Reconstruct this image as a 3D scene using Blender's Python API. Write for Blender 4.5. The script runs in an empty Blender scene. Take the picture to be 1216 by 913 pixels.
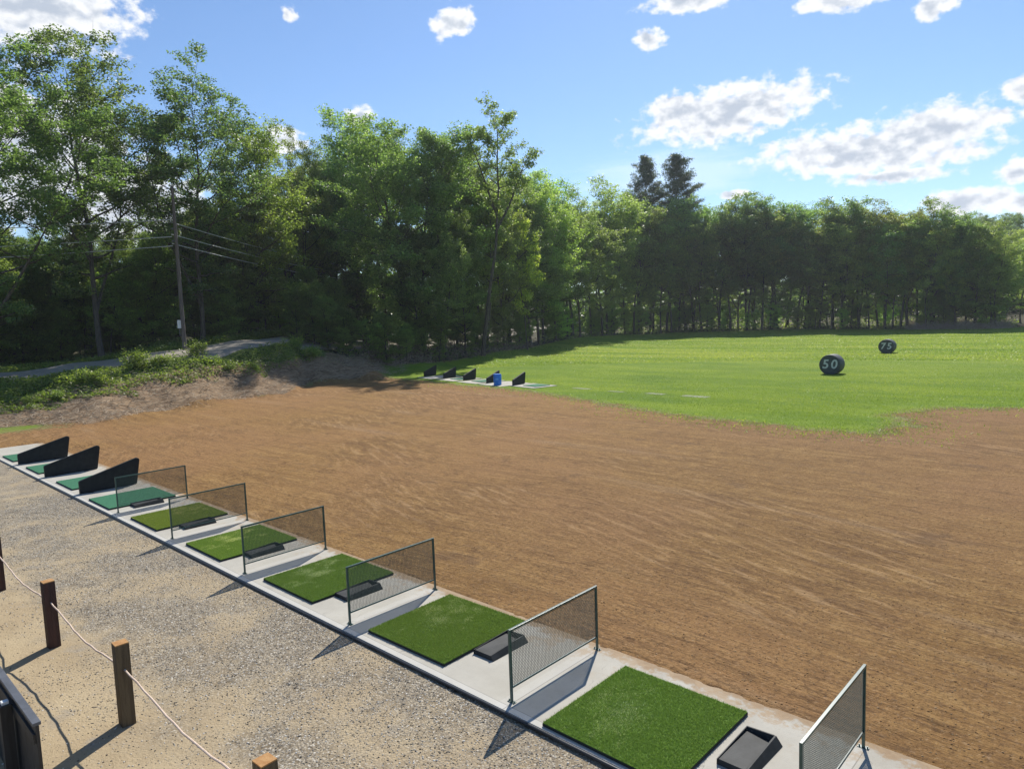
import bpy, math, random
import numpy as np
from mathutils import Vector, Matrix

S = bpy.context.scene
COL = S.collection
rng = np.random.default_rng(7)
random.seed(7)
PI = math.pi

# ------------------------------------------------------------------ camera
CAM = np.array([17.355, -5.259, 4.242])
YAW, PITCH, ROLL, F_PX = -0.754, -0.099, -0.035, 830.3
cy, sy = math.cos(YAW), math.sin(YAW)
fw = Vector((sy*math.cos(PITCH), cy*math.cos(PITCH), math.sin(PITCH)))
rt0 = Vector((cy, -sy, 0.0)); up0 = rt0.cross(fw)
rt = rt0*math.cos(ROLL) + up0*math.sin(ROLL)
up = -rt0*math.sin(ROLL) + up0*math.cos(ROLL)
cd = bpy.data.cameras.new('camera'); cam = bpy.data.objects.new('camera', cd); COL.objects.link(cam)
M = Matrix((rt, up, -fw)).transposed().to_4x4(); M.translation = Vector(CAM)
cam.matrix_world = M
cd.sensor_width = 36; cd.lens = F_PX/1216*36; cd.clip_start = 0.1; cd.clip_end = 6000
S.camera = cam

# ------------------------------------------------------------------ light
SUN_EL = math.radians(43)
SUN_AZ = math.radians(116.5)            # direction towards the sun, counted from +X
sd = Vector((math.cos(SUN_AZ)*math.cos(SUN_EL), math.sin(SUN_AZ)*math.cos(SUN_EL), math.sin(SUN_EL)))
sl = bpy.data.lights.new('sun', 'SUN'); sl.energy = 3.6; sl.angle = math.radians(0.53); sl.color = (1, .95, .86)
so = bpy.data.objects.new('sun', sl); COL.objects.link(so)
so.rotation_euler = (-sd).to_track_quat('-Z', 'Y').to_euler(); so.location = (0, 0, 60)

W = bpy.data.worlds.new('World'); S.world = W; W.use_nodes = True
wt = W.node_tree; wt.nodes.clear()
S.view_settings.view_transform = 'Standard'; S.view_settings.look = 'None'
S.view_settings.exposure = 0.80; S.view_settings.gamma = 1.0; S.view_settings.use_curve_mapping = False


class NT:
    """tiny helper to write node trees"""
    def __init__(s, tree): s.t = tree
    def n(s, typ, ins=None, **kw):
        o = s.t.nodes.new(typ)
        for k, v in kw.items(): setattr(o, k, v)
        for k, v in (ins or {}).items():
            if isinstance(v, bpy.types.NodeSocket): s.t.links.new(v, o.inputs[k])
            else: o.inputs[k].default_value = v
        return o
    def m(s, op, a, b=0.0, c=0.0, clamp=False):
        o = s.n('ShaderNodeMath', {0: a, 1: b, 2: c}, operation=op, use_clamp=clamp); return o.outputs[0]
    def v(s, op, a, b=(0, 0, 0)):
        o = s.n('ShaderNodeVectorMath', {0: a, 1: b}, operation=op)
        return o.outputs['Value'] if op in ('LENGTH', 'DOT_PRODUCT', 'DISTANCE') else o.outputs[0]
    def mix(s, f, a, b, bt='MIX'):
        o = s.n('ShaderNodeMix', data_type='RGBA', blend_type=bt)
        for i, x in ((0, f), (6, a), (7, b)):
            if isinstance(x, bpy.types.NodeSocket): s.t.links.new(x, o.inputs[i])
            else: o.inputs[i].default_value = x if i == 0 else tuple(x)+((1,) if len(x) == 3 else ())
        return o.outputs[2]
    def ss(s, x, a, b):
        o = s.n('ShaderNodeMapRange', {0: x, 1: a, 2: b, 3: 0.0, 4: 1.0}, interpolation_type='SMOOTHSTEP'); return o.outputs[0]
    def noise(s, vec, scale, detail=4, rough=.55, dist=0.0, out=0):
        return s.n('ShaderNodeTexNoise', {'Vector': vec, 'Scale': scale, 'Detail': detail, 'Roughness': rough, 'Distortion': dist}).outputs[out]
    def attr(s, name, out='Fac'):
        return s.n('ShaderNodeAttribute', attribute_name=name).outputs[out]
    def ramp(s, x, stops):
        o = s.n('ShaderNodeValToRGB', {0: x}); e = o.color_ramp.elements
        while len(e) < len(stops): e.new(.5)
        for i, (p, c) in enumerate(stops): e[i].position = p; e[i].color = tuple(c)+(1,)
        return o.outputs[0]


w = NT(wt)
sky = w.n('ShaderNodeTexSky', sky_type='NISHITA', sun_disc=False, sun_elevation=SUN_EL,
          sun_rotation=math.radians(90)-SUN_AZ, altitude=100, air_density=1.0, dust_density=0.15, ozone_density=2.2)
geo = w.n('ShaderNodeNewGeometry')
D3 = w.v('SCALE', geo.outputs['Incoming']); wt.nodes[-1].inputs['Scale'].default_value = -1.0
sp = w.n('ShaderNodeSeparateXYZ', {0: D3})
az = w.m('MULTIPLY', w.m('ARCTAN2', sp.outputs[0], sp.outputs[1]), 57.2958)
el = w.m('MULTIPLY', w.m('ARCSINE', sp.outputs[2]), 57.2958)
P2 = w.n('ShaderNodeCombineXYZ', {0: az, 1: el, 2: 0.0}).outputs[0]
Pc = w.v('MULTIPLY', P2, (1.0, 1.35, 1.0))
nz = w.n('ShaderNodeTexNoise', {'Vector': Pc, 'Scale': .42, 'Detail': 4.0, 'Roughness': .55})
warp = w.v('MULTIPLY', w.v('SUBTRACT', nz.outputs['Color'], (.5, .5, .5)), (1.6, .9, 0))
Pw = w.v('ADD', P2, warp)
# azimuth (clockwise from +Y), elevation, half width, half height, tilt, in degrees
CL = [(-76.0, 20.6, 7.6, 3.2, -.05), (-59.1, 21.9, .6, .6, 0), (-46.9, 21.7, 2.0, 1.2, -.2),
      (-54.5, 15.4, 1.4, .8, 0), (-60.8, 13.2, 2.6, 1.2, -.1), (-31.7, 19.9, 1.3, .9, 0), (-28.6, 22.0, 4.0, .9, 0),
      (-18.1, 20.4, 3.6, .8, 0), (-12.4, 18.9, 1.3, .8, 0), (-25.7, 14.3, 7.8, 2.2, -.10), (-29.5, 14.8, 3.0, 1.6, 0),
      (-16.2, 10.5, 8.6, 2.1, .07), (-12.0, 11.5, 5.0, 1.8, 0), (-14.7, 8.7, 4.5, .6, .03), (-7.2, 13.0, 1.6, 1.1, 0),
      (-25.7, 8.6, 1.3, .4, 0), (-10.4, 6.6, 3.4, 1.0, 0), (-7.2, 8.0, 1.9, .8, 0), (-6, 6.0, 4.5, 1.1, 0),
      (-76.5, 11.5, 6.5, 5.0, 0), (-70.8, 8.2, 6.5, 4.2, 0), (-82, 15, 6, 3, 0), (-95, 14, 12, 4, 0), (10, 12, 9, 3, 0), (25, 17, 10, 3, 0)]
dens = None
for (a, e, hw, hh, tl) in CL:
    q = w.v('SUBTRACT', Pw, (a, e, 0))
    if tl:
        q = w.n('ShaderNodeVectorRotate', {'Vector': q, 'Angle': tl*1.0}, rotation_type='Z_AXIS').outputs[0]
    q = w.v('MULTIPLY', q, (1/(hw*.90), 1/(hh*.90), 0))
    d = w.m('SUBTRACT', 1.0, w.v('LENGTH', q))
    dens = d if dens is None else w.m('MAXIMUM', dens, d)
dens = w.m('MAXIMUM', dens, -1.5)
f1 = w.noise(Pc, .80, 10, .56)
f2 = w.noise(w.v('ADD', Pc, (.0, -.5, 0)), .80, 7, .55)       # same field looked up nearer the sun: relief
dn = w.m('ADD', dens, w.m('MULTIPLY', w.m('SUBTRACT', f1, .43), 2.0))
alpha = w.ss(dn, .0, .5)
f3 = w.noise(Pc, .80, 3, .5); f4 = w.noise(w.v('ADD', Pc, (.0, -.6, 0)), .80, 3, .5)
core = w.ss(w.m('ADD', w.m('MULTIPLY', w.m('ADD', dn, -.1), .75), w.m('MULTIPLY', w.m('SUBTRACT', f4, f3), 2.2)), .10, .95)
SKY_K = 0.083                                  # strength of the sky light
skyc = w.mix(1.0, sky.outputs[0], (.70, .82, .95), 'MULTIPLY')
hi = lambda c: tuple(x/SKY_K for x in c)
ccol = w.mix(core, hi((.59, .60, .615)), hi((.31, .35, .415)))
wv = w.v('MULTIPLY', w.v('SUBTRACT', P2, (-30.3, 10.3, 0)), (1/8.0, 1/2.0, 0))
wr_ = w.n('ShaderNodeVectorRotate', {'Vector': wv, 'Angle': -.35}, rotation_type='Z_AXIS').outputs[0]
wisp = w.m('MULTIPLY', w.ss(w.m('ADD', w.m('SUBTRACT', 1.1, w.v('LENGTH', wr_)), w.m('MULTIPLY', w.m('SUBTRACT', w.noise(w.v('MULTIPLY', P2, (.25, 1.2, 1)), 1.0, 5, .6), .5), 1.2)), .0, .7), .6)
c0 = w.mix(wisp, skyc, hi((.45, .57, .72)))
c1 = w.mix(w.m('MULTIPLY', alpha, w.ss(el, 1.0, 3.0)), c0, ccol)
bg = w.n('ShaderNodeBackground', {'Color': c1, 'Strength': SKY_K})
wo = w.n('ShaderNodeOutputWorld', {0: bg.outputs[0]})

# ------------------------------------------------------------------ where things stand
PXT = np.array([-120, 0, 100, 200, 285, 335, 360, 420, 470, 560, 650, 800, 1000, 1216, 1330.])
AZT = np.array([-84.3, -79.14, -74.4, -69.12, -64.22, -61.18, -59.61, -55.75, -52.44, -46.34, -40.16, -30.07, -17.84, -6.92, -1.8])
def polar(b, D):
    """b: bearing index along the horizon of the site, D: metres from the deck"""
    a = math.radians(np.interp(b, PXT, AZT))
    return CAM[0]+D*math.sin(a), CAM[1]+D*math.cos(a)
PROF = {-120: [(39, 0), (44, .8), (48, 1.2), (57, 1.2), (90, 1.4)],
    0: [(39, 0), (42, .5), (45, 1.05), (48, 1.45), (57, 1.9), (64, 1.3), (90, 1.5)],
    100: [(37, 0), (41, .65), (45, 1.6), (47, 1.9), (53, 2.25), (60, 1.8), (90, 2)],
    200: [(40.4, 0), (43, .8), (46, 2.1), (47.5, 2.45), (53, 2.75), (60, 2.6), (90, 2.9)],
    285: [(43.5, 0), (46, .8), (50, 2.6), (51.5, 2.75), (57, 3.1), (65, 2.9), (90, 3)],
    335: [(44.5, 0), (48, .6), (52, 2.6), (55, 2.9), (64, 3.2), (75, 3), (90, 3)],
    360: [(49.5, 0), (51, .9), (56, 2.2), (62, 2.6), (80, 2.8)],
    420: [(51.5, 0), (53, .9), (55, .9), (60, 1.5), (75, 2.4)],
    470: [(54, 0), (57, .4), (62, .7), (75, 1.5)],
    560: [(62, 0), (67, .4), (80, 1.0)], 650: [(78, 0), (86, .4), (100, .9)],
    800: [(126, 0), (134, .4), (160, 2)], 1000: [(122, 0), (130, .5), (160, 2.5)], 1216: [(122, 0), (132, .6), (170, 3), (260, 9)],
    1330: [(122, 0), (132, .6), (170, 3), (260, 9)]}
pk = sorted(PROF)
EDGE = ([-120, 0, 335, 345, 360, 420, 470, 520, 570, 620, 680, 740, 800, 900, 1000, 1100, 1180, 1216, 1330],
        [62, 60, 62, 60, 58, 58, 59, 63, 69, 81, 98, 120, 130, 128, 125, 122, 120, 124, 124])
_lat = np.random.default_rng(3).random((256, 256))
def vnoise(x, y, s, oct=3):
    o = 0; a = 1; t = 0
    x = np.asarray(x, float)/s; y = np.asarray(y, float)/s
    for k in range(oct):
        xi = np.floor(x).astype(int); yi = np.floor(y).astype(int); fx = x-xi; fy = y-yi
        fx = fx*fx*(3-2*fx); fy = fy*fy*(3-2*fy)
        g = lambda i, j: _lat[(xi+i) % 256, (yi+j) % 256]
        o = o + a*((g(0, 0)*(1-fx)+g(1, 0)*fx)*(1-fy)+(g(0, 1)*(1-fx)+g(1, 1)*fx)*fy-.5); t += a
        a *= .5; x = x*2+17.3; y = y*2+5.7
    return o/t*2
def bearing(x, y):
    dx = np.asarray(x)-CAM[0]; dy = np.asarray(y)-CAM[1]
    a = np.degrees(np.arctan2(dx, dy)); D = np.hypot(dx, dy)
    return np.interp(a, AZT, PXT), D, a
def zg(x, y, micro=True):
    x = np.asarray(x, float); y = np.asarray(y, float)
    b, D, a = bearing(x, y)
    zs = np.stack([np.interp(D, [0]+[q[0] for q in PROF[k]], [0]+[q[1] for q in PROF[k]]) for k in pk])
    i = np.clip(np.searchsorted(pk, b)-1, 0, len(pk)-2)
    pa = np.array(pk)
    t = np.clip((b-pa[i])/(pa[i+1]-pa[i]), 0, 1); t = t*t*(3-2*t)
    z = np.take_along_axis(zs, i[None], 0)[0]*(1-t)+np.take_along_axis(zs, (i+1)[None], 0)[0]*t if zs.ndim > 1 else zs[i]*(1-t)+zs[i+1]*t
    inside = (a > -110) & (a < 25)
    e_ = np.interp(b, EDGE[0], EDGE[1])
    z = z + np.clip((D-e_-30)/160, 0, 1)*11
    z = np.where(inside, z, 0)
    # yard by the tees lies a little lower than the slab, the dirt almost level with it
    yard = np.clip((-y+.2)/.4, 0, 1)
    z = z - .035 - .012*yard*np.clip((30-D)/6, 0, 1)
    if micro:
        onb = np.clip(z*1.6, 0, 1)*np.clip((62-D)/6, 0, 1)
        rd = road_sd(x, y)
        z = z + onb*np.clip(-rd/2, 0, 1)*(.30*vnoise(x, y, 2.2)+.16*vnoise(x, y, .7))
        z = z + .02*vnoise(x, y, 3.0)*np.clip((y-3)/4, 0, 1) + .012*vnoise(x, y, .35, 2)*np.clip((-y-.6)/1, 0, 1)
        under = (y > -.10) & (y < 1.55) & (x > -14.5) & (x < 21.5)
        z = np.where(under, -.10, z)
        z = z + np.clip((y-1.55)/.15, 0, 1)*np.clip((3.2-y)/1.5, 0, 1)*(.035+.02*vnoise(x, y, .3, 2))*np.clip((20-D)/6, 0, 1)
    return z
def gz(x, y): return float(zg(np.array([x, x]), np.array([y, y]))[0])

ROAD = np.array([(-68.8, -45.0), (-41.5, -8.4), (-34.7, 3.4), (-31.0, 8.4), (-29.2, 13.3), (-31.6, 18.8), (-36.0, 27.5), (-41.5, 39.0), (-51, 59), (-72, 100)])
def catmull(P, n=12):
    P = np.vstack([2*P[0]-P[1], P, 2*P[-1]-P[-2]]); out = []
    for i in range(1, len(P)-2):
        for t in np.linspace(0, 1, n, endpoint=False):
            a, b, c, d = P[i-1:i+3]
            out.append(.5*(2*b+(c-a)*t+(2*a-5*b+4*c-d)*t*t+(3*b-a-3*c+d)*t**3))
    out.append(P[-2]); return np.array(out)
RC = catmull(ROAD)
RC = RC + np.array([0., 0.])
def seg_dist(x, y, P, closed=False):
    best = np.full(np.shape(x), 1e9); n = len(P)
    for i in range(n if closed else n-1):
        a = P[i]; b = P[(i+1) % n]; ab = b-a; L = ab@ab
        t = np.clip(((x-a[0])*ab[0]+(y-a[1])*ab[1])/L, 0, 1)
        best = np.minimum(best, np.hypot(x-a[0]-t*ab[0], y-a[1]-t*ab[1]))
    return best
def road_sd(x, y): return 2.25-seg_dist(x, y, RC[::3])
DIRT = np.array([(-40, -7), (-17.0, -.6), (-17.81, 1.09), (-18.66, 4.43), (-20.47, 8.83), (-21.79, 13.34), (-22.2, 16.0), (-24.9, 18.93), (-26.09, 24.07),
    (-26.66, 25.96), (-20.38, 25.3), (-13.89, 24.3), (-8.38, 23.6), (-2.87, 21.69), (1.43, 20.09), (5.59, 19.29), (8.42, 19.0),
    (10.8, 19.24), (11.0, 21.65), (9.9, 23.98), (10.85, 26.3), (13.45, 27.71), (26, 31), (60, 40), (80, -5), (60, -40), (-40, -40)])
def poly_in(x, y, P):
    ins = np.zeros(np.shape(x), bool); n = len(P)
    for i in range(n):
        (x1, y1), (x2, y2) = P[i], P[(i+1) % n]
        if y1 == y2: continue
        c = ((y1 > y) != (y2 > y)) & (x < (x2-x1)*(y-y1)/(y2-y1)+x1)
        ins ^= c
    return ins
def dirt_sd(x, y):
    d = seg_dist(x, y, DIRT, True); return np.where(poly_in(x, y, DIRT), d, -d)
def edge_sd(x, y):
    b, D, a = bearing(x, y)
    e = np.interp(b, EDGE[0], EDGE[1])
    return np.where((a > -110) & (a < 25), D-e, -30)
def foot_sd(x, y):
    b, D, a = bearing(x, y)
    e = np.interp(b, [-120, 0, 100, 200, 285, 335, 360, 420, 470, 500, 560], [39, 39, 37, 40.4, 43.5, 44.5, 49.5, 51.5, 54, 60, 80])
    return np.where((a > -110) & (b < 520), D-e, -30)

# ------------------------------------------------------------------ object helpers
def np_mesh(name, V, Fc, mat=None, attrs=None, smooth=False):
    V = np.asarray(V, np.float32); Fc = np.asarray(Fc, np.int32); k = Fc.shape[1]
    me = bpy.data.meshes.new(name)
    me.vertices.add(len(V)); me.vertices.foreach_set('co', V.ravel())
    me.loops.add(Fc.size); me.loops.foreach_set('vertex_index', Fc.ravel())
    me.polygons.add(len(Fc)); me.polygons.foreach_set('loop_start', np.arange(0, Fc.size, k, dtype=np.int32))
    me.polygons.foreach_set('loop_total', np.full(len(Fc), k, np.int32))
    if smooth: me.polygons.foreach_set('use_smooth', np.ones(len(Fc), bool))
    for n_, a in (attrs or {}).items():
        at_ = me.attributes.new(n_, 'FLOAT', 'POINT'); at_.data.foreach_set('value', np.asarray(a, np.float32))
    me.update(calc_edges=True)
    if mat: me.materials.append(mat)
    return me
def link(name, me, parent=None, loc=None):
    o = bpy.data.objects.new(name, me); COL.objects.link(o)
    if parent is not None: o.parent = parent
    if loc is not None: o.location = loc
    return o
def tag(o, label=None, cat=None, group=None, kind=None):
    if label: o['label'] = label
    if cat: o['category'] = cat
    if group: o['group'] = group
    if kind: o['kind'] = kind
    return o
def empty(name, loc=(0, 0, 0), rz=0):
    o = bpy.data.objects.new(name, None); COL.objects.link(o); o.location = loc; o.rotation_euler = (0, 0, rz)
    o.empty_display_size = .2; return o
def dup(root, loc, rz=0, scale=None, label=None, color=None):
    r = root.copy(); COL.objects.link(r); r.location = loc; r.rotation_euler = (0, 0, rz)
    if scale is not None: r.scale = scale
    if label: r['label'] = label
    for ch in list(root.children):
        c = ch.copy(); COL.objects.link(c); c.parent = r
        if color: c.color = color
        for g in list(ch.children):
            d = g.copy(); COL.objects.link(d); d.parent = c
    return r

class MB:
    """collects simple solids into one mesh"""
    def __init__(s): s.V = []; s.F = []
    def add(s, vs, fs):
        b = len(s.V); s.V += [tuple(v) for v in vs]; s.F += [tuple(i+b for i in f) for f in fs]; return s
    def box(s, x0, x1, y0, y1, z0, z1):
        v = [(x, y, z) for z in (z0, z1) for y in (y0, y1) for x in (x0, x1)]
        return s.add(v, [(0, 2, 3, 1), (4, 5, 7, 6), (0, 1, 5, 4), (2, 6, 7, 3), (0, 4, 6, 2), (1, 3, 7, 5)])
    def prism(s, pts, axis, a, b):
        """closed outline pts in the plane across axis, swept from a to b"""
        n = len(pts)
        def mk(p, t): return {'x': (t, p[0], p[1]), 'y': (p[0], t, p[1]), 'z': (p[0], p[1], t)}[axis]
        v = [mk(p, a) for p in pts]+[mk(p, b) for p in pts]
        return s.add(v, [tuple(range(n))[::-1], tuple(range(n, 2*n))]+[(i, (i+1) % n, n+(i+1) % n, n+i) for i in range(n)])
    def tube(s, pts, r, n=8, cap=True):
        pts = [Vector(p) for p in pts]; R = r if hasattr(r, '__len__') else [r]*len(pts); v = []
        for i, p in enumerate(pts):
            t = (pts[min(i+1, len(pts)-1)]-pts[max(i-1, 0)]).normalized()
            a = t.orthogonal().normalized() if abs(t.z) > .95 else t.cross(Vector((0, 0, 1))).normalized()
            b = t.cross(a)
            v += [p+(a*math.cos(2*PI*k/n)+b*math.sin(2*PI*k/n))*R[i] for k in range(n)]
        f = [(i*n+k, i*n+(k+1) % n, (i+1)*n+(k+1) % n, (i+1)*n+k) for i in range(len(pts)-1) for k in range(n)]
        if cap: f += [tuple(range(n))[::-1], tuple(range((len(pts)-1)*n, len(pts)*n))]
        return s.add(v, f)
    def build(s, name, mat, parent=None, bevel=0, seg=2, smooth=False, loc=None):
        me = bpy.data.meshes.new(name); me.from_pydata(s.V, [], s.F); me.materials.append(mat)
        import bmesh
        bm = bmesh.new(); bm.from_mesh(me); bmesh.ops.recalc_face_normals(bm, faces=bm.faces)
        if bevel:
            es = [e for e in bm.edges if len(e.link_faces) == 2 and e.calc_face_angle(0) > .5]
            bmesh.ops.bevel(bm, geom=es, offset=bevel, segments=seg, profile=.6, affect='EDGES')
        bm.to_mesh(me); bm.free()
        if smooth:
            for p in me.polygons: p.use_smooth = True
            try: me.set_sharp_from_angle(angle=.7)
            except Exception: pass
        return link(name, me, parent, loc)

# ------------------------------------------------------------------ materials
def new_mat(name):
    m = bpy.data.materials.new(name); m.use_nodes = True; m.node_tree.nodes.clear(); return m, NT(m.node_tree)
def out(t, sh): t.n('ShaderNodeOutputMaterial', {0: sh})
def simple(name, c, rough=.6, c2=None, scale=8, metal=0, bump=0, spec=.5, bscale=60, stretch=(1, 1, 1)):
    m, t = new_mat(name)
    tc = t.n('ShaderNodeTexCoord').outputs['Object']; p = t.v('MULTIPLY', tc, stretch)
    col = tuple(c)+(1,)
    if c2: col = t.mix(t.ss(t.noise(p, scale, 6, .6), .35, .65), c, c2)
    ins = {'Base Color': col, 'Roughness': rough, 'Metallic': metal, 'Specular IOR Level': spec}
    if bump: ins['Normal'] = t.n('ShaderNodeBump', {'Height': t.noise(p, bscale, 4, .6), 'Strength': bump, 'Distance': .01}).outputs[0]
    b = t.n('ShaderNodeBsdfPrincipled', ins); out(t, b.outputs[0]); return m

# one soil shader for every piece of the ground so that the pieces meet without a seam
def ground_mat(name, layers):
    m, t = new_mat(name)
    pos = t.n('ShaderNodeNewGeometry').outputs['Position']
    flat = t.v('MULTIPLY', pos, (1, 1, 0))
    big = t.noise(flat, .12, 3, .5); mid = t.noise(flat, .9, 5, .6); fine = t.noise(flat, 7, 6, .65)
    vf = t.noise(flat, 34, 4, .7)
    # raked dirt, the streaks run along the tee line with a slow wander
    wd = t.v('MULTIPLY', t.v('SUBTRACT', t.noise(flat, .035, 1, .5, out=1), (.5, .5, .5)), (0, 5, 0))
    st = t.v('MULTIPLY', t.v('ADD', flat, wd), (.16, 1.25, 1))
    s1 = t.noise(st, 1.6, 7, .68); s2 = t.noise(t.v('MULTIPLY', st, (2.2, 3.2, 1)), 2.2, 5, .65)
    clod = t.noise(flat, 3.2, 7, .72); g2 = t.noise(flat, 14, 5, .7)
    dirt = t.ramp(t.m('ADD', t.m('MULTIPLY', s1, .42), t.m('MULTIPLY', clod, .58)), [(.32, (.130, .066, .021)), (.45, (.230, .124, .040)), (.55, (.300, .172, .058)), (.70, (.40, .252, .098))])
    dirt = t.mix(t.m('MULTIPLY', t.ss(s2, .54, .64), .6), dirt, (.15, .082, .036))
    dirt = t.mix(t.m('MULTIPLY', t.ss(big, .38, .62), .6), dirt, (.29, .155, .065))
    dirt = t.mix(t.m('MULTIPLY', t.ss(t.noise(st, .5, 4, .6), .56, .75), .45), dirt, (.36, .25, .15))
    dirt = t.mix(t.m('MULTIPLY', t.ss(g2, .56, .70), .55), dirt, (.10, .055, .028))
    dirt = t.mix(t.m('MULTIPLY', t.ss(g2, .44, .34), .5), dirt, (.38, .25, .14))
    dirt = t.mix(t.m('MULTIPLY', t.ss(t.noise(t.v('ADD', flat, (7, 3, 0)), .55, 6, .7), .60, .68), .5), dirt, (.13, .075, .042))
    dirt = t.mix(t.m('MULTIPLY', t.ss(vf, .63, .72), .7), dirt, (.46, .34, .22))
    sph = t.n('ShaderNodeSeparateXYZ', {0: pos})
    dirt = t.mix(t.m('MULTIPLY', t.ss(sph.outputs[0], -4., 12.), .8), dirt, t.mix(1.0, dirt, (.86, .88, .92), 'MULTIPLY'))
    gr1 = t.noise(flat, 15, 6, .78); gr2 = t.n('ShaderNodeTexVoronoi', {'Vector': flat, 'Scale': 21.0})
    dirt = t.mix(t.m('MULTIPLY', t.ss(gr1, .50, .62), .75), dirt, (.095, .052, .024))
    dirt = t.mix(t.m('MULTIPLY', t.ss(gr1, .44, .34), .55), dirt, (.40, .265, .135))
    # raking in a second direction, only here and there
    ro = t.n('ShaderNodeVectorRotate', {'Vector': t.v('ADD', flat, wd), 'Angle': .42}, rotation_type='Z_AXIS').outputs[0]
    s3 = t.noise(t.v('MULTIPLY', ro, (.35, 2.8, 1)), 2.0, 5, .65)
    rm = t.ss(t.noise(t.v('ADD', flat, (31, 9, 0)), .16, 3, .5), .48, .6)
    dirt = t.mix(t.m('MULTIPLY', t.m('MULTIPLY', rm, t.ss(s3, .53, .62)), .5), dirt, (.125, .068, .030))
    dirt = t.mix(t.m('MULTIPLY', t.m('MULTIPLY', rm, t.ss(s3, .46, .38)), .4), dirt, (.38, .25, .13))
    s4 = t.noise(t.v('MULTIPLY', t.v('ADD', flat, wd), (.45, 2.6, 1)), 1.5, 6, .6)
    rl = t.m('MULTIPLY', t.ss(t.m('ABSOLUTE', t.m('SUBTRACT', s4, .5)), .022, .006), t.ss(t.noise(flat, .7, 4, .6), .45, .6))
    dirt = t.mix(t.m('MULTIPLY', rl, .75), dirt, (.10, .052, .022))
    rl2 = t.m('MULTIPLY', t.ss(t.m('ABSOLUTE', t.m('SUBTRACT', s3, .52)), .016, .004), rm)
    dirt = t.mix(t.m('MULTIPLY', rl2, .7), dirt, (.10, .052, .022))
    # wheel ruts left by the grader
    for off_, k_ in ((3.1, .012), (7.4, -.03), (12.6, .04), (16.8, -.01)):
        cv = t.m('ADD', t.m('SUBTRACT', sph.outputs[1], off_), t.m('ADD', t.m('MULTIPLY', sph.outputs[0], k_), t.m('MULTIPLY', t.m('SUBTRACT', t.noise(flat, .09, 2, .5), .5), 4.0)))
        ru = t.ss(t.m('ABSOLUTE', t.m('SUBTRACT', t.m('ABSOLUTE', cv), .75)), .16, .04)
        dirt = t.mix(t.m('MULTIPLY', t.m('MULTIPLY', ru, t.ss(clod, .42, .62)), .5), dirt, (.14, .078, .036))
    h = t.m('ADD', t.m('MULTIPLY', s1, 1.3), t.m('ADD', t.m('MULTIPLY', s2, .9), t.m('MULTIPLY', clod, .7)))
    h = t.m('ADD', h, t.m('ADD', t.m('MULTIPLY', g2, .55), t.m('MULTIPLY', gr1, .55)))
    col = dirt; rgh = .95
    def on(wname, c, lo, hi, nz_, amp, col, h, hh=None):
        a = t.m('ADD', t.attr(wname), t.m('MULTIPLY', t.m('SUBTRACT', nz_, .5), amp)); a = t.ss(a, lo, hi)
        hx = h if hh is None else t.n('ShaderNodeMix', {0: a, 2: h, 3: hh}).outputs[0]
        return t.mix(a, col, c), hx
    if 'gravel' in layers:
        vor = t.n('ShaderNodeTexVoronoi', {'Vector': pos, 'Scale': 38.0, 'Randomness': 1.0})
        vor2 = t.n('ShaderNodeTexVoronoi', {'Vector': pos, 'Scale': 75.0, 'Randomness': 1.0})
        hue = t.n('ShaderNodeSeparateColor', {0: vor.outputs['Color']})
        hue2 = t.n('ShaderNodeSeparateColor', {0: vor2.outputs['Color']})
        stone = t.ramp(hue.outputs[0], [(0, (.05, .05, .05)), (.22, (.17, .155, .135)), (.5, (.32, .28, .215)), (.78, (.40, .36, .29)), (1, (.70, .67, .60))])
        stone = t.mix(t.ss(vor.outputs['Distance'], .32, .62), stone, (.19, .15, .10))
        grit = t.ramp(hue2.outputs[0], [(0, (.10, .09, .08)), (.4, (.27, .22, .155)), (.8, (.37, .31, .215)), (1, (.55, .50, .41))])
        sand = t.mix(t.ss(mid, .3, .7), (.37, .285, .175), (.44, .35, .22))
        sand = t.mix(t.ss(vf, .55, .7), sand, (.26, .19, .115))
        sand = t.mix(t.m('MULTIPLY', t.ss(t.noise(flat, 1.7, 5, .65, .6), .55, .7), .7), sand, (.31, .27, .215))
        sy_ = t.m('ADD', sph.outputs[1], t.m('MULTIPLY', t.m('SUBTRACT', t.noise(flat, .8, 5, .6), .5), 3.0))
        gm = t.mix(t.ss(fine, .42, .6), stone, grit)
        gm = t.mix(t.m('MULTIPLY', t.ss(t.noise(flat, .55, 6, .68), .44, .62), .8), gm, sand)
        gcol = t.mix(t.ss(sy_, -2.1, -3.0), gm, t.mix(t.m('MULTIPLY', t.ss(fine, .62, .74), .8), sand, stone))
        sandy = t.ss(sy_, -2.0, -3.0)
        gh = t.m('ADD', t.m('MULTIPLY', t.m('MULTIPLY', t.m('SUBTRACT', 1.0, vor.outputs['Distance']), .22), t.m('SUBTRACT', 1.0, t.m('MULTIPLY', sandy, .85))), t.m('MULTIPLY', t.m('ADD', fine, vf), .3))
        col, h = on('w_gravel', gcol, .4, .6, fine, .4, col, h, gh)
    if 'grass' in layers:
        gs = t.v('MULTIPLY', flat, (.35, 1.0, 1))
        g = t.mix(t.ss(t.noise(gs, .35, 5, .62), .35, .66), (.105, .185, .010), (.185, .260, .013))
        g = t.mix(t.m('MULTIPLY', t.ss(t.noise(gs, 1.7, 4, .6), .52, .7), .6), g, (.20, .27, .030))
        far = t.ss(sph.outputs[1], 32., 60.)
        g = t.mix(t.m('MULTIPLY', far, .75), g, t.mix(t.ss(t.noise(t.v('MULTIPLY', flat, (.06, .5, 1)), .8, 5, .6), .38, .62), (.13, .215, .016), (.27, .32, .040)))
        g = t.mix(t.m('MULTIPLY', t.ss(fine, .55, .72), .55), g, (.035, .085, .008))
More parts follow.
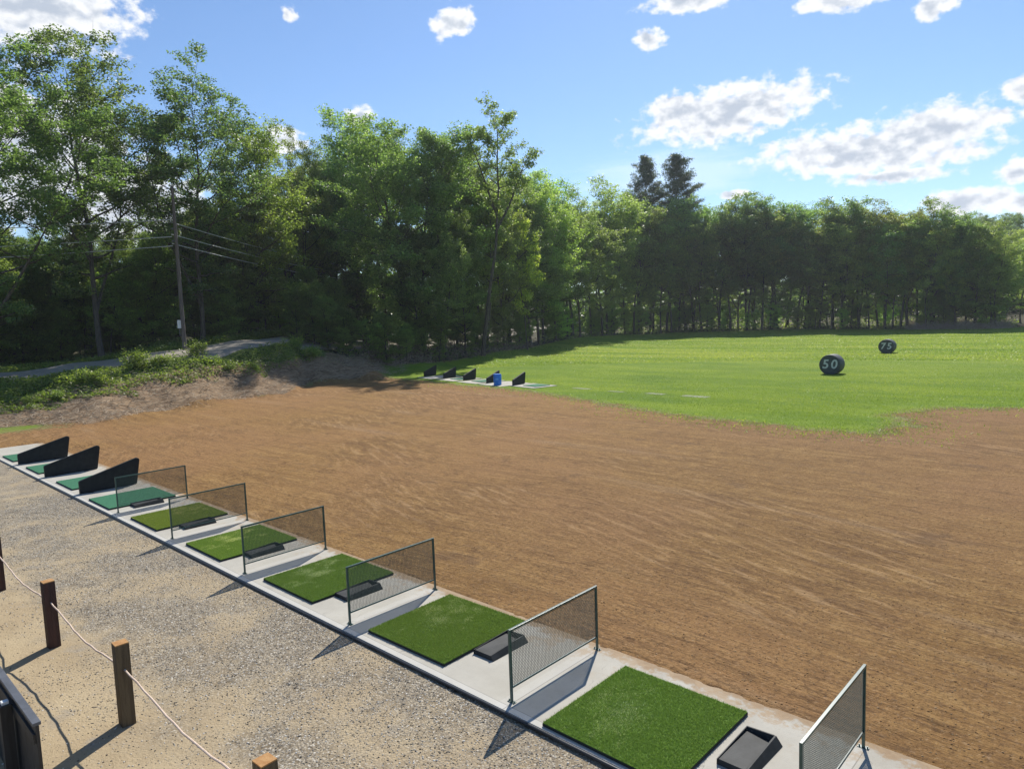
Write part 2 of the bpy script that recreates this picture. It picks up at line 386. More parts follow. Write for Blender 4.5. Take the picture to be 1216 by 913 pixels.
        g = t.mix(t.m('MULTIPLY', t.ss(vf, .58, .74), .5), g, (.22, .31, .05))
        bare = t.ss(t.noise(flat, .45, 5, .65), .66, .74)
        g = t.mix(t.m('MULTIPLY', bare, .5), g, (.26, .22, .10))
        dry = t.m('ADD', t.attr('w_grass'), t.m('MULTIPLY', t.m('SUBTRACT', mid, .5), .5))
        gg = t.mix(t.ss(dry, .80, .50), g, (.22, .20, .075))
        col, h = on('w_grass', gg, .44, .56, t.m('MULTIPLY', t.m('ADD', mid, fine), .5), 1.9, col, h, t.m('MULTIPLY', t.m('ADD', fine, vf), .8))
    if 'bank' in layers:
        bs = t.noise(t.v('MULTIPLY', pos, (1.6, .5, 1.2)), 2.6, 7, .72, .8)
        bk = t.ramp(bs, [(.30, (.05, .032, .018)), (.45, (.18, .118, .068)), (.58, (.30, .21, .13)), (.75, (.44, .34, .23))])
        col, h = on('w_bank', bk, .4, .6, fine, .9, col, h, t.m('MULTIPLY', bs, 3.0))
        gr = t.mix(t.ss(fine, .35, .65), (.05, .085, .015), (.12, .16, .03))
        col, h = on('w_weed', gr, .4, .6, mid, 1.0, col, h)
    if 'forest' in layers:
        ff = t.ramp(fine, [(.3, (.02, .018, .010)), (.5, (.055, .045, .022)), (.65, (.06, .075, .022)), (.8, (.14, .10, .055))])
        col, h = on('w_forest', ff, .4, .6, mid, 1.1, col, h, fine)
    if 'road' in layers:
        rc = t.mix(t.ss(fine, .3, .7), (.26, .23, .19), (.33, .295, .245))
        rc = t.mix(t.ss(t.noise(flat, .7, 5, .6), .55, .7), rc, (.14, .135, .125))
        col, h = on('w_road', rc, .46, .54, fine, .35, col, h, t.m('MULTIPLY', vf, .2))
    bp = t.n('ShaderNodeBump', {'Height': h, 'Strength': .75, 'Distance': .045})
    b = t.n('ShaderNodeBsdfPrincipled', {'Base Color': col, 'Roughness': .95, 'Specular IOR Level': .15, 'Normal': bp.outputs[0]})
    out(t, b.outputs[0]); return m

def leaf_mat(name, c1, c2, c3, trans=.42, tint=(1.25, 1.35, .6)):
    m, t = new_mat(name)
    lv = t.attr('lv'); oi = t.n('ShaderNodeObjectInfo')
    c = t.mix(t.ss(lv, .0, .6), c1, c2); c = t.mix(t.ss(lv, .72, 1.0), c, c3)
    c = t.mix(1.0, c, oi.outputs['Color'], 'MULTIPLY')
    hsv = t.n('ShaderNodeHueSaturation', {'Hue': t.m('ADD', .49, t.m('MULTIPLY', oi.outputs['Random'], .02)), 'Saturation': .88, 'Value': t.m('ADD', .82, t.m('MULTIPLY', oi.outputs['Random'], .36)), 'Color': c})
    c = hsv.outputs[0]
    b = t.n('ShaderNodeBsdfPrincipled', {'Base Color': c, 'Roughness': .46, 'Specular IOR Level': .32})
    tr = t.n('ShaderNodeBsdfTranslucent', {'Color': t.mix(1.0, c, tint, 'MULTIPLY')})
    mx = t.n('ShaderNodeMixShader', {0: trans, 1: b.outputs[0], 2: tr.outputs[0]}); out(t, mx.outputs[0]); return m

M_leaf = leaf_mat('leaf_green', (.105, .155, .050), (.180, .250, .078), (.34, .42, .13), .58, (1.25, 1.35, .66))
M_pine = leaf_mat('pine_needles', (.05, .08, .05), (.075, .115, .065), (.10, .145, .075), .3)
M_weed = leaf_mat('weed_green', (.14, .22, .035), (.24, .34, .05), (.44, .47, .10), .52)
M_dead = leaf_mat('dead_leaves', (.10, .065, .04), (.20, .14, .09), (.34, .27, .19), .25, (1, .9, .7))
M_grassb = leaf_mat('grass_blades', (.10, .175, .010), (.22, .29, .016), (.42, .42, .07), .5)
M_turfb = leaf_mat('turf_pile', (.115, .225, .026), (.18, .32, .038), (.52, .60, .32), .48, (1.1, 1.1, .7))
M_bark = simple('bark', (.050, .040, .034), .9, (.10, .085, .07), 3, bump=.8, bscale=12, stretch=(3, 3, .5))
M_stick = simple('dry_sticks', (.34, .255, .17), .85, (.52, .43, .32), 4)
M_green_metal = simple('green_coated_metal', (.022, .066, .054), .36, (.035, .09, .075), 20, spec=.7)
M_black_plastic = simple('black_plastic', (.009, .012, .013), .6, (.015, .019, .020), 9, bump=.15, bscale=90, spec=.25)
M_tray = simple('grey_plastic_tray', (.026, .028, .029), .6, (.042, .044, .045), 5, bump=.1, spec=.15)
M_net = simple('dark_green_net', (.012, .030, .026), .6, (.02, .045, .038), 20, spec=.35)
M_pipe = simple('black_pipe', (.018, .019, .021), .36, (.035, .035, .036), 4, bump=.08)
M_wood = simple('treated_wood', (.085, .06, .032), .85, (.15, .11, .06), 3, bump=.6, bscale=30, stretch=(8, 8, .7))
M_wood_red = simple('stained_wood', (.045, .02, .015), .8, (.08, .035, .025), 3, bump=.6, bscale=30, stretch=(8, 8, .7))
M_wood_end = simple('sawn_wood_end', (.36, .17, .05), .85, (.46, .26, .10), 14, bump=.3)
M_rope = simple('pale_rope', (.60, .44, .33), .9, (.72, .58, .46), 60)
M_screen = simple('black_painted_boards', (.014, .014, .015), .5, (.03, .03, .032), 4, bump=.3, bscale=20, stretch=(1, 6, .6))
M_screen_cap = simple('dark_grey_cap', (.085, .09, .10), .45, (.12, .125, .14), 5, bump=.1)
M_white = simple('white_plastic', (.72, .73, .72), .5, (.62, .63, .62), 9)
M_pole = simple('weathered_pole', (.095, .078, .068), .9, (.16, .135, .12), 3, bump=.5, stretch=(6, 6, .5))
M_wire = simple('aluminium_wire', (.55, .56, .57), .45, metal=.3)
M_blue = simple('blue_plastic', (.012, .16, .62), .4, (.02, .22, .72), 4)
M_marker = simple('black_marker_shell', (.045, .055, .056), .7, (.08, .09, .09), 5, bump=.3, bscale=12)
M_digit = simple('faded_white_paint', (.50, .53, .52), .8, (.68, .70, .68), 8)
M_turf_flat = simple('teal_turf', (.014, .12, .055), .9, (.02, .155, .07), 30, bump=.6, bscale=200)
M_rubber = simple('rubber_base', (.014, .016, .014), .8, (.02, .025, .02), 30)

def concrete(name, front, joints):
    m, t = new_mat(name)
    pos = t.n('ShaderNodeNewGeometry').outputs['Position']; s = t.n('ShaderNodeSeparateXYZ', {0: pos}); X, Y, Z = s.outputs
    a = t.noise(pos, 1.3, 6, .62); b = t.noise(pos, 18, 4, .6); v = t.noise(pos, 70, 3, .6)
    c = t.mix(t.ss(a, .3, .7), (.385, .36, .305), (.455, .43, .37))
    c = t.mix(t.m('MULTIPLY', t.ss(b, .55, .75), .4), c, (.33, .315, .28))
    c = t.mix(t.m('MULTIPLY', t.ss(t.noise(pos, .8, 7, .7, .5), .54, .66), .35), c, (.30, .27, .22))
    ck = t.ss(t.m('ABSOLUTE', t.m('SUBTRACT', t.noise(t.v('MULTIPLY', pos, (.8, .25, 1)), 1.1, 5, .6), .5)), .0035, .001)
    c = t.mix(t.m('MULTIPLY', t.m('MULTIPLY', ck, t.ss(a, .5, .6)), .6), c, (.16, .15, .13))
    c = t.mix(t.m('MULTIPLY', t.ss(v, .62, .72), .35), c, (.25, .24, .21))
    if front:
        c = t.mix(t.m('MULTIPLY', t.ss(Y, -.075, -.085), .45), c, (.55, .54, .505))
        jl = t.m('LESS_THAN', t.m('ABSOLUTE', t.m('ADD', Y, .08)), .004)
        for jx in joints:
            jl = t.m('MAXIMUM', jl, t.m('LESS_THAN', t.m('ABSOLUTE', t.m('SUBTRACT', X, jx)), .005))
            br = t.m('LESS_THAN', t.m('ABSOLUTE', t.m('SUBTRACT', X, jx-.07)), .065)
            c = t.mix(t.m('MULTIPLY', br, .22), c, (.55, .54, .505))
        c = t.mix(t.m('MULTIPLY', jl, .7), c, (.18, .17, .15))
        soil = t.m('ADD', Y, t.m('MULTIPLY', t.m('SUBTRACT', t.noise(pos, 4.5, 7, .7), .5), .65))
        c = t.mix(t.m('MULTIPLY', t.ss(soil, 1.50, 1.62), .9), c, t.mix(b, (.21, .125, .06), (.36, .25, .14)))
        c = t.mix(t.m('MULTIPLY', t.m('MULTIPLY', t.ss(Y, .8, 1.6), t.ss(t.noise(pos, 2.2, 8, .78), .50, .58)), .75), c, (.36, .26, .16))
    bp = t.n('ShaderNodeBump', {'Height': t.m('ADD', b, v), 'Strength': .25, 'Distance': .006})
    out(t, t.n('ShaderNodeBsdfPrincipled', {'Base Color': c, 'Roughness': .85, 'Specular IOR Level': .3, 'Normal': bp.outputs[0]}).outputs[0])
    return m
XD = [-.256, 2.885, 5.992, 9.132, 12.246, 15.395]
M_conc = concrete('concrete', True, [x+.02 for x in XD]+[-3.2, -6.5, -9.6, 18.4])
M_conc2 = concrete('old_concrete', False, [])
M_conc3 = simple('mossy_concrete', (.13, .17, .06), .9, (.24, .25, .15), 4)

def turf_base():
    m, t = new_mat('turf_backing')
    tc = t.n('ShaderNodeTexCoord').outputs['Object']
    c = t.mix(t.ss(t.noise(tc, 5, 5, .6), .35, .65), (.10, .19, .026), (.14, .25, .036))
    d = t.v('LENGTH', t.v('MULTIPLY', t.v('SUBTRACT', tc, (.55, .75, 0)), (1/.3, 1/.4, 0)))
    wear = t.m('MULTIPLY', t.ss(t.m('ADD', t.m('SUBTRACT', 1.0, d), t.m('MULTIPLY', t.m('SUBTRACT', t.noise(tc, 9, 6, .7), .5), 2.2)), .1, .9), t.ss(t.noise(tc, 160, 2, .5), .45, .6))
    c = t.mix(t.m('MULTIPLY', wear, .9), c, (.62, .66, .48))
    out(t, t.n('ShaderNodeBsdfPrincipled', {'Base Color': c, 'Roughness': .8, 'Specular IOR Level': .2}).outputs[0]); return m
M_turfbase = turf_base()

# ------------------------------------------------------------------ the ground, one sheet cut into its regions
th = np.radians(np.concatenate([np.arange(-100, 14, .17), np.arange(14, 260, 3.0)]))
rr = np.concatenate([[.6], 2.0*np.exp(np.linspace(0, math.log(1600/2.0), 500))])
TH, RR = np.meshgrid(th, rr, indexing='ij')
gx = CAM[0]+RR*np.sin(TH); gy = CAM[1]+RR*np.cos(TH); gzz = zg(gx, gy)
nT, nR = gx.shape
V = np.stack([gx.ravel(), gy.ravel(), gzz.ravel()], 1)
idx = np.arange(nT*nR).reshape(nT, nR)
a_ = idx; b_ = np.roll(idx, -1, 0)
Fq = np.stack([a_[:, :-1], a_[:, 1:], b_[:, 1:], b_[:, :-1]], -1).reshape(-1, 4)
fx, fy = V[:, 0], V[:, 1]
b_i, D_i, A_i = bearing(fx, fy)
front = (A_i > -110) & (A_i < 25)
sdD = dirt_sd(fx, fy); sdE = edge_sd(fx, fy); sdF = foot_sd(fx, fy); sdR = road_sd(fx, fy)
cl = lambda s, wd: np.clip(.5+s/(2*wd), 0, 1)
wG = cl(-.12-fy, .35)*np.where((fx < 40), 1, 0)
wGr = cl(-sdD, 1.6)*cl(-sdE, 2.5)*np.where(b_i < 300, .70, 1)
# the thin worn corner where grass gives way to dirt, and the grass tongue left of the tees
wB = cl(sdF, .9)*cl(np.interp(b_i, [0, 335, 430, 480], [1, 1, 1, 0])-.5, .5)*cl(-edge_sd(fx, fy), 1.5)
zz = V[:, 2]
wW = wB*np.clip((zz-np.interp(b_i, [0, 100, 200, 335], [.35, .8, 1.4, 1.3]))/.7, 0, 1)
wF = cl(sdE, 1.5)
wR = cl(sdR, .5)*np.where(front & (D_i < 220), 1, 0)
attrs = dict(w_gravel=wG, w_grass=wGr, w_bank=wB, w_weed=wW, w_forest=wF, w_road=wR)
fc = lambda a: a[Fq].mean(1)
reg = np.zeros(len(Fq), int)                       # 0 dirt
reg[fc(wG) > .5] = 1
reg[fc(wGr) > .5] = 2
reg[fc(wB) > .5] = 3
reg[fc(wF) > .5] = 4
reg[fc(wR) > .5] = 5
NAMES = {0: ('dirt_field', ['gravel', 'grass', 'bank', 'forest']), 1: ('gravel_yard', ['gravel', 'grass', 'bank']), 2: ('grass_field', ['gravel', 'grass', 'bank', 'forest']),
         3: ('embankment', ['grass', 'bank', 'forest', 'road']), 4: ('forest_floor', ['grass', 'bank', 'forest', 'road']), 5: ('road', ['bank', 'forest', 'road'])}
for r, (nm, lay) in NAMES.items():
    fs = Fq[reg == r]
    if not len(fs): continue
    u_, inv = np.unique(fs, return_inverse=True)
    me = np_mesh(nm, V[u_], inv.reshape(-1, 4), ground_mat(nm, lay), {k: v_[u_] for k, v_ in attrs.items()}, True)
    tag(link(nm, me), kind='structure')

# ------------------------------------------------------------------ slab and its pipe edge
s = MB().box(-14.0, 21.0, -.17, 1.70, -.14, 0.0)
tag(s.build('concrete_slab', M_conc, bevel=.008), kind='structure')
pp = MB().tube([(-14, -.19, -.034), (0, -.19, -.034), (9, -.19, -.028), (12, -.19, -.016), (21, -.192, -.012)], .017, 12)
tag(pp.build('edging_pipe', M_pipe, smooth=True), 'long black pipe laid as edging between the gravel yard and the concrete slab', 'pipe')

# ------------------------------------------------------------------ clouds of small faces
def diamonds(C, L, seed, aspect=.6, upbias=.4, fold=.0):
    r = np.random.default_rng(seed); N = len(C)
    n = r.normal(size=(N, 3)); n[:, 2] = np.abs(n[:, 2])+upbias; n /= np.linalg.norm(n, axis=1)[:, None]
    t = r.normal(size=(N, 3)); t -= (t*n).sum(1)[:, None]*n; t /= np.linalg.norm(t, axis=1)[:, None]
    b = np.cross(n, t); L = (L*r.uniform(.65, 1.3, N))[:, None]
    V = np.stack([C-t*L*.5, C+b*L*aspect*.5-t*L*.05+n*L*fold, C+t*L*.5, C-b*L*aspect*.5-t*L*.05+n*L*fold], 1).reshape(-1, 3)
    F = np.arange(4*N).reshape(N, 4); lv = np.repeat(r.random(N), 4); return V, F, lv
def blades(C, h, w_, seed, lean=.5):
    r = np.random.default_rng(seed); N = len(C); a = r.uniform(0, 2*PI, N)
    d = np.stack([np.cos(a), np.sin(a), np.zeros(N)], 1)*(w_*r.uniform(.6, 1.3, N))[:, None]
    e = r.normal(size=(N, 3))*lean; e[:, 2] = 1; e *= (h*r.uniform(.5, 1.25, N))[:, None]
    V = np.stack([C-d, C+d, C+e], 1).reshape(-1, 3); return V, np.arange(3*N).reshape(N, 3), np.repeat(r.random(N), 3)
def merge(parts):
    V = []; F = []; L = []; b = 0
    for v, f, l in parts: V.append(v); F.append(f+b); L.append(l); b += len(v)
    return np.vstack(V), np.vstack(F), np.concatenate(L)

# ------------------------------------------------------------------ hitting mats
MS = 1.524
def outline(mx, my, r=.012): return mx, my
def mat_base(mat, h=.034):
    return MB().box(0, MS, 0, MS, 0, h).build('mat_base', mat, bevel=.004)
def make_turf_pile(sd_, cx, cy, k):
    r = np.random.default_rng(sd_); N = 85000
    C = np.stack([r.uniform(.004, MS-.004, N), r.uniform(.004, MS-.004, N), np.full(N, .036)], 1)
    V, F, lv = blades(C, .020, .0028, 12, .55)
    d = .75-np.hypot((C[:, 0]-cx)/.50, (C[:, 1]-cy)/.62)+1.5*vnoise(C[:, 0]+sd_, C[:, 1]*.8, .16, 4)
    wear = (r.random(N) < np.clip(d, 0, 1)*k)
    return np_mesh('turf_pile', V, F, M_turfb, {'lv': np.where(np.repeat(wear, 3), 1.0, lv*.85)})
me_piles = [make_turf_pile(11, .42, .55, .26), make_turf_pile(14, .5, 1.0, .40), make_turf_pile(17, .40, .8, .62)]; mat_no = [0]
pile_mat_worn = None
def turf_mat(x, y, rz, label, bright, group):
    t = tag(empty('hitting_mat', (x, y, 0), rz), label, 'golf mat', group)
    b = MB().box(0, MS, 0, MS, .002, .030).build('rubber_base', M_rubber, t, bevel=.003)
    if bright:
        link('turf_base', (bright_sheet if bright_sheet else None), t)
        tp_ = link('turf_pile', me_piles[min(mat_no[0], 2) if mat_no[0] < 3 else 1+mat_no[0] % 2], t); tp_.color = [(1, 1, 1, 1), (1.05, 1.02, 1, 1), (1.0, 1.02, 1.1, 1), (1.22, 1.08, .9, 1), (1.45, 1.12, .85, 1)][mat_no[0]]; mat_no[0] += 1
    else:
        k = MB().box(.004, MS-.004, .004, MS-.004, .031, .040).build('turf_sheet', M_turf_flat, t)
    return t
bs_ = MB().box(.004, MS-.004, .004, MS-.004, .031, .037).build('turf_base', M_turfbase); bright_sheet = bs_.data; bpy.data.objects.remove(bs_)
MATS = [(12.80, -.13, 0, 'bright green hitting mat nearest the camera, between the two nearest net dividers', 1),
        (9.55, .01, .02, 'bright green hitting mat second nearest, with a grey tray under its right edge', 1),
        (6.56, .04, 0, 'bright green hitting mat third from the near end of the slab', 1),
        (3.54, .0, 0, 'bright green hitting mat fourth from the near end of the slab', 1),
        (.57, -.01, 0, 'bright green hitting mat farthest from the camera, next to the first dark green one', 1),
        (-2.20, -.06, 0, 'dark teal green flat mat between the last net divider and the nearest black wedge', 0),
        (-5.30, .0, 0, 'dark teal mat right behind the nearest black wedge divider', 0),
        (-8.60, .0, 0, 'dark teal mat between the second and the farthest black wedge divider', 0),
        (-11.7, .0, 0, 'dark teal mat at the far left end, beyond all the black wedges', 0)]
for (x, y, rz, lb, br) in MATS: turf_mat(x, y, rz, lb, br, 'hitting mats along the slab')

# ------------------------------------------------------------------ net dividers
DL, DH = 1.576, .832
def make_divider():
    t = empty('net_divider')
    tag(t, 'x', 'net divider', 'net dividers along the slab')
    for y in (0, DL):
        MB().box(-.013, .013, y-.013, y+.013, .0065, DH).build('post', M_green_metal, t, bevel=.002)
        f = MB().box(-.05, .05, y-.022, y+.022, .0005, .006)
        for sx in (-.037, .037): f.tube([(sx, y, .006), (sx, y, .024)], .008, 6)
        f.build('foot_plate', M_green_metal, t)
    MB().box(-.014, .014, .0135, DL-.0135, DH-.028, DH-.001).build('top_rail', M_green_metal, t, bevel=.002)
    MB().box(-.010, .010, .0135, DL-.0135, .155, .172).build('bottom_rail', M_green_metal, t, bevel=.002)
    n = MB(); z0, z1 = .172, DH-.028
    k = int((z1-z0)/.0165)
    for i in range(1, k):
        z = z0+(z1-z0)*i/k; n.box(-.0016, .0016, .0135, DL-.0135, z-.0028, z+.0028)
    k = int(DL/.024)
    for i in range(1, k):
        y = DL*i/k; n.box(.0018, .0034, y-.0017, y+.0017, z0, z1)
    n.build('net', M_net, t)
    return t
DLAB = ['green framed net divider farthest from the camera, beside the dark teal mat',
        'green framed net divider second farthest from the camera',
        'green framed net divider third farthest, its shadow a thin spike on the gravel',
        'green framed net divider in the middle of the near slab, third from the near end',
        'large green framed net divider second nearest, left of the nearest mat',
        'nearest net divider at the lower right, seen nearly end on beside the open ball tray']
dv = make_divider()
for i, x in enumerate(XD):
    if i == 0: dv.location = (x, 0, 0); dv['label'] = DLAB[0]
    else: dup(dv, (x, 0, 0), random.uniform(-.006, .006), label=DLAB[i])

# ------------------------------------------------------------------ ball trays
def make_tray():
    t = empty('ball_tray'); tag(t, 'x', 'ball tray', 'ball trays beside the mats')
    w0, l0 = .33, .64
    b = MB()
    # sloped floor, a lip in front, walls that rise to the back and to the right
    b.add([(0, 0, .0), (w0, 0, .0), (w0, l0, .0), (0, l0, .0), (.012, .012, .053), (w0-.06, .012, .053), (w0-.06, l0-.03, .030), (.012, l0-.03, .048)],
          [(3, 2, 1, 0), (4, 5, 6, 7), (0, 1, 5, 4), (1, 2, 6, 5), (2, 3, 7, 6), (3, 0, 4, 7)])
    b.build('tray_floor', M_tray, t, bevel=.004)
    r = MB()
    r.add([(w0-.062, .0, .03), (w0+.01, -.005, .002), (w0+.03, l0+.01, .002), (w0-.062, l0, .02), (w0-.052, .002, .062), (w0-.036, .0, .062), (w0-.030, l0, .092), (w0-.048, l0-.004, .092)],
          [(3, 2, 1, 0), (4, 5, 6, 7), (0, 1, 5, 4), (1, 2, 6, 5), (2, 3, 7, 6), (3, 0, 4, 7)])
    r.build('side_wall', M_tray, t, bevel=.004)
    k = MB()
    k.add([(0, l0-.03, .0), (w0-.03, l0-.03, .0), (w0-.03, l0+.02, .0), (0, l0+.02, .0), (.0, l0-.012, .078), (w0-.05, l0-.012, .092), (w0-.05, l0+.004, .092), (.0, l0+.004, .078)],
          [(3, 2, 1, 0), (4, 5, 6, 7), (0, 1, 5, 4), (1, 2, 6, 5), (2, 3, 7, 6), (3, 0, 4, 7)])
    k.build('back_wall', M_tray, t, bevel=.003)
    MB().add([(-.004, .0, .0), (.010, .0, .0), (.010, l0, .0), (-.004, l0, .0), (-.002, .0, .058), (.008, .0, .058), (.008, l0-.013, .076), (-.002, l0-.013, .076)],
          [(3, 2, 1, 0), (4, 5, 6, 7), (0, 1, 5, 4), (1, 2, 6, 5), (2, 3, 7, 6), (3, 0, 4, 7)]).build('low_wall', M_tray, t, bevel=.002)
    return t
tr = make_tray()
TR = [(14.45, .45, 0, 'open black ball tray lying on bare concrete at the lower right'),
      (11.12, .50, .03, 'black ball tray tucked against the second nearest mat'),
      (8.10, .42, 0, 'black ball tray seen through the third nearest net divider'),
      (5.03, .44, 0, 'black ball tray beside the fourth mat, seen through its net'),
      (2.16, .42, 0, 'black ball tray beside the farthest bright green mat'),
      (-.66, .40, 0, 'black ball tray lying between the teal mat and the farthest net divider'),
      (-3.72, .5, 0, 'grey ball tray partly hidden by the nearest black wedge'),
      (-6.96, .5, 0, 'grey ball tray partly hidden by the middle black wedge'),
      (-10.1, .5, 0, 'black ball tray at the far left end of the slab, behind the farthest black wedge')]
for i, (x, y, rz, lb) in enumerate(TR):
    if i == 0: tr.location = (x, y, .001); tr['label'] = lb
    else: dup(tr, (x, y, .001), rz, label=lb)

# ------------------------------------------------------------------ black wedge dividers
def wedge_outline(L=1.50, h0=.34, h1=.72):
    pts = [(0, .0), (L*.90, 0.0), (L*.925, .02)]
    for a in np.linspace(-.15, 1.95, 7):         # rounded far top corner
        pts.append((L-.075+.07*math.cos(a), h1-.075+.07*math.sin(a)))
    pts += [(.06, h0+.012), (.02, h0), (0, h0-.03)]
    return pts
def make_wedge():
    t = empty('wedge_divider'); tag(t, 'x', 'wedge divider', 'x')
    MB().prism(wedge_outline(), 'x', -.045, .045).build('panel', M_black_plastic, t, bevel=.012, seg=3, smooth=True)
    b = MB()
    for x in (-.047, .0462): b.prism([(y*.88+.09, z*.80+.045) for y, z in wedge_outline()], 'x', x, x+.0035)
    b.build('moulded_face', M_black_plastic, t, bevel=.001)
    for fy0 in (.18, 1.0): MB().box(-.10, .10, fy0, fy0+.12, .0005, .012).build('foot', M_black_plastic, t)
    return t
wd0 = make_wedge()
for i, (x, y, lb) in enumerate([(-3.15, 0, 'nearest of the three big black wedge dividers, beside the net dividers'), (-6.45, .0, 'middle one of the three big black wedge dividers on the slab'),
                            (-9.55, .0, 'farthest left of the three big black wedge dividers on the slab')]):
    if i == 0: wd0.location = (x, y, 0); wd0['label'] = lb; wd0['group'] = 'black wedge dividers on the near slab'
    else: dup(wd0, (x, y, 0), 0, label=lb)
FW = [(-22.3, 27.6, 'leftmost small far wedge divider, in the tree shade'), (-19.47, 27.0, 'second from left of the five far wedge dividers'),
      (-16.9, 26.5, 'middle one of the five far wedge dividers'), (-14.0, 25.8, 'far wedge divider standing behind the blue barrel'),
      (-11.42, 25.45, 'rightmost of the five far wedge dividers, on a pale slab')]
for (x, y, lb) in FW:
    z = gz(x, y)+.03; r = dup(wd0, (x, y, z), .19, label=lb, scale=(1, .98, 1)); r['group'] = 'far row of wedge dividers'
PADS = [(-20.9, 27.9, 1.0, 1.3, 'shaded far concrete tee pad between the two leftmost far wedges'), (-18.2, 27.3, 1.1, 1.2, 'far concrete tee pad between the second and the middle far wedge'), (-15.5, 26.75, 1.15, 1.2, 'far concrete tee pad left of the wedge behind the blue barrel'),
        (-12.75, 26.1, 1.2, 1.2, 'far concrete tee pad behind the blue barrel'), (-10.2, 25.95, 1.15, .9, 'pale concrete tee pad right of the last far wedge')]
PADS2 = [(-6.7, 26.1, .62, .20), (-4.1, 25.7, .5, .16), (-1.7, 25.75, .55, .24), (.6, 25.65, .7, .30)]
for i, (x, y, hx, hy, lb) in enumerate(PADS):
    z = gz(x, y); o = MB().box(-hx, hx, -hy, hy, -.2, .03).build('tee_pad', M_conc2, bevel=.01, loc=(x, y, z)); o.rotation_euler = (0, 0, -.19)
    tag(o, lb, 'concrete pad', 'far concrete tee pads')
    if i in (1, 2, 4):
        q = MB().box(-.62, .62, -.55, .55, 0, .03).build('tee_mat', M_turf_flat, bevel=.004, loc=(x+.2, y+.05, z+.032)); q.rotation_euler = (0, 0, -.19)
        tag(q, 'thin worn green mat on the ' + ['', 'far pad between the second and middle far wedges', 'far pad left of the wedge behind the blue barrel', '', 'pale pad right of the last far wedge'][i], 'golf mat', 'far mats')
for i, (x, y, hx, hy) in enumerate(PADS2):
    z = gz(x, y); o = MB().box(-hx, hx, -hy, hy, -.2, .010).build('buried_pad', M_conc3, bevel=.01, loc=(x, y, z)); o.rotation_euler = (0, 0, -.05)
    tag(o, ['leftmost', 'second from left', 'third from left', 'rightmost'][i]+' of four pale pads sunk in the grass behind the dirt', 'concrete pad', 'sunken pads in the grass')
# blue barrel
bx, by = -12.60, 25.35
t = tag(empty('barrel', (bx, by, gz(bx, by))), 'bright blue plastic barrel standing in front of a far wedge divider', 'barrel')
b = MB(); prof = [(.24, 0), (.262, .04), (.268, .28), (.275, .30), (.268, .32), (.268, .58), (.275, .60), (.268, .62), (.262, .76), (.245, .79)]
n = 24; vs = [(r_*math.cos(2*PI*k/n), r_*math.sin(2*PI*k/n), z_) for r_, z_ in prof for k in range(n)]
b.add(vs, [(i*n+k, i*n+(k+1) % n, (i+1)*n+(k+1) % n, (i+1)*n+k) for i in range(len(prof)-1) for k in range(n)]+[tuple(range(n))[::-1], tuple(range((len(prof)-1)*n, len(prof)*n))])
t.scale = (.92, .92, .86)
b.build('body', M_blue, t, smooth=True)
MB().tube([(0, 0, .785), (0, 0, .82)], .255, 24).build('lid', M_blue, t)
# pale decal plate curved on the side that faces the tees
ang = np.linspace(-1.35, -.55, 8); dec = MB(); nn = len(ang)
vs = [(.2735*math.cos(a), .2735*math.sin(a), z_) for z_ in (.40, .54) for a in ang]
dec.add(vs, [(k, k+1, nn+k+1, nn+k) for k in range(nn-1)]).build('label_patch', simple('pale_blue_patch', (.10, .36, .80), .5), t)

# ------------------------------------------------------------------ distance markers
def text_mesh(name, body, size, mat, parent, loc, rot, ext=.01, shear=.0, bold=.0, space=1.0):
    cu = bpy.data.curves.new(name, 'FONT'); cu.body = body; cu.size = size; cu.extrude = ext; cu.align_x = 'CENTER'; cu.align_y = 'CENTER'
    cu.shear = shear; cu.offset = bold; cu.space_character = space
    to = bpy.data.objects.new(name, cu); COL.objects.link(to); dg = bpy.context.evaluated_depsgraph_get(); dg.update()
    me = bpy.data.meshes.new_from_object(to.evaluated_get(dg)); bpy.data.objects.remove(to)
    me.materials.clear(); me.materials.append(mat)
    o = link(name, me, parent, loc); o.rotation_euler = rot; return o
def marker(x, y, rz, R, T, digits, label):
    z = gz(x, y)
    t = tag(empty('distance_marker', (x, y, z), rz), label, 'distance marker', 'round distance markers on the grass')
    n = 48; prof = [(R-.05, 0), (R-.012, .01), (R, .04), (R, T-.04), (R-.012, T-.01), (R-.05, T)]
    b = MB(); vs = [(r_*math.cos(2*PI*k/n), y_, R-.05+r_*math.sin(2*PI*k/n)) for r_, y_ in prof for k in range(n)]
    vs = [(v[0], v[1], max(v[2], -.0)) for v in vs]
    b.add(vs, [(i*n+k, i*n+(k+1) % n, (i+1)*n+(k+1) % n, (i+1)*n+k) for i in range(len(prof)-1) for k in range(n)])
    b.build('shell', M_marker, t, smooth=True)
    for nm, yy in (('front_disc', .012), ('back_disc', T-.012)):
        d = MB(); c = [((R-.045)*math.cos(2*PI*k/n), (R-.05)+(R-.045)*math.sin(2*PI*k/n)) for k in range(n)]
        c = [(p_, max(q_, .002)) for p_, q_ in c]
        d.prism(c, 'y', yy-.008, yy+.008).build(nm, M_marker, t)
    for k, ch in enumerate(digits):
        text_mesh('digit', ch, R*1.22, M_digit, t, ((-.5+k)*R*.80, -.001, R-.03), (PI/2, 0, 0), ext=.008, shear=.12, bold=.022*R)
    return t
marker(2.42, 38.95+.0, 0.03, .62, .95, '50', 'black drum shaped marker with the white number 50, nearer of the two')
marker(.21, 58.9, 0.02, .60, .95, '75', 'black drum shaped marker with the white number 75, farther back on the grass')

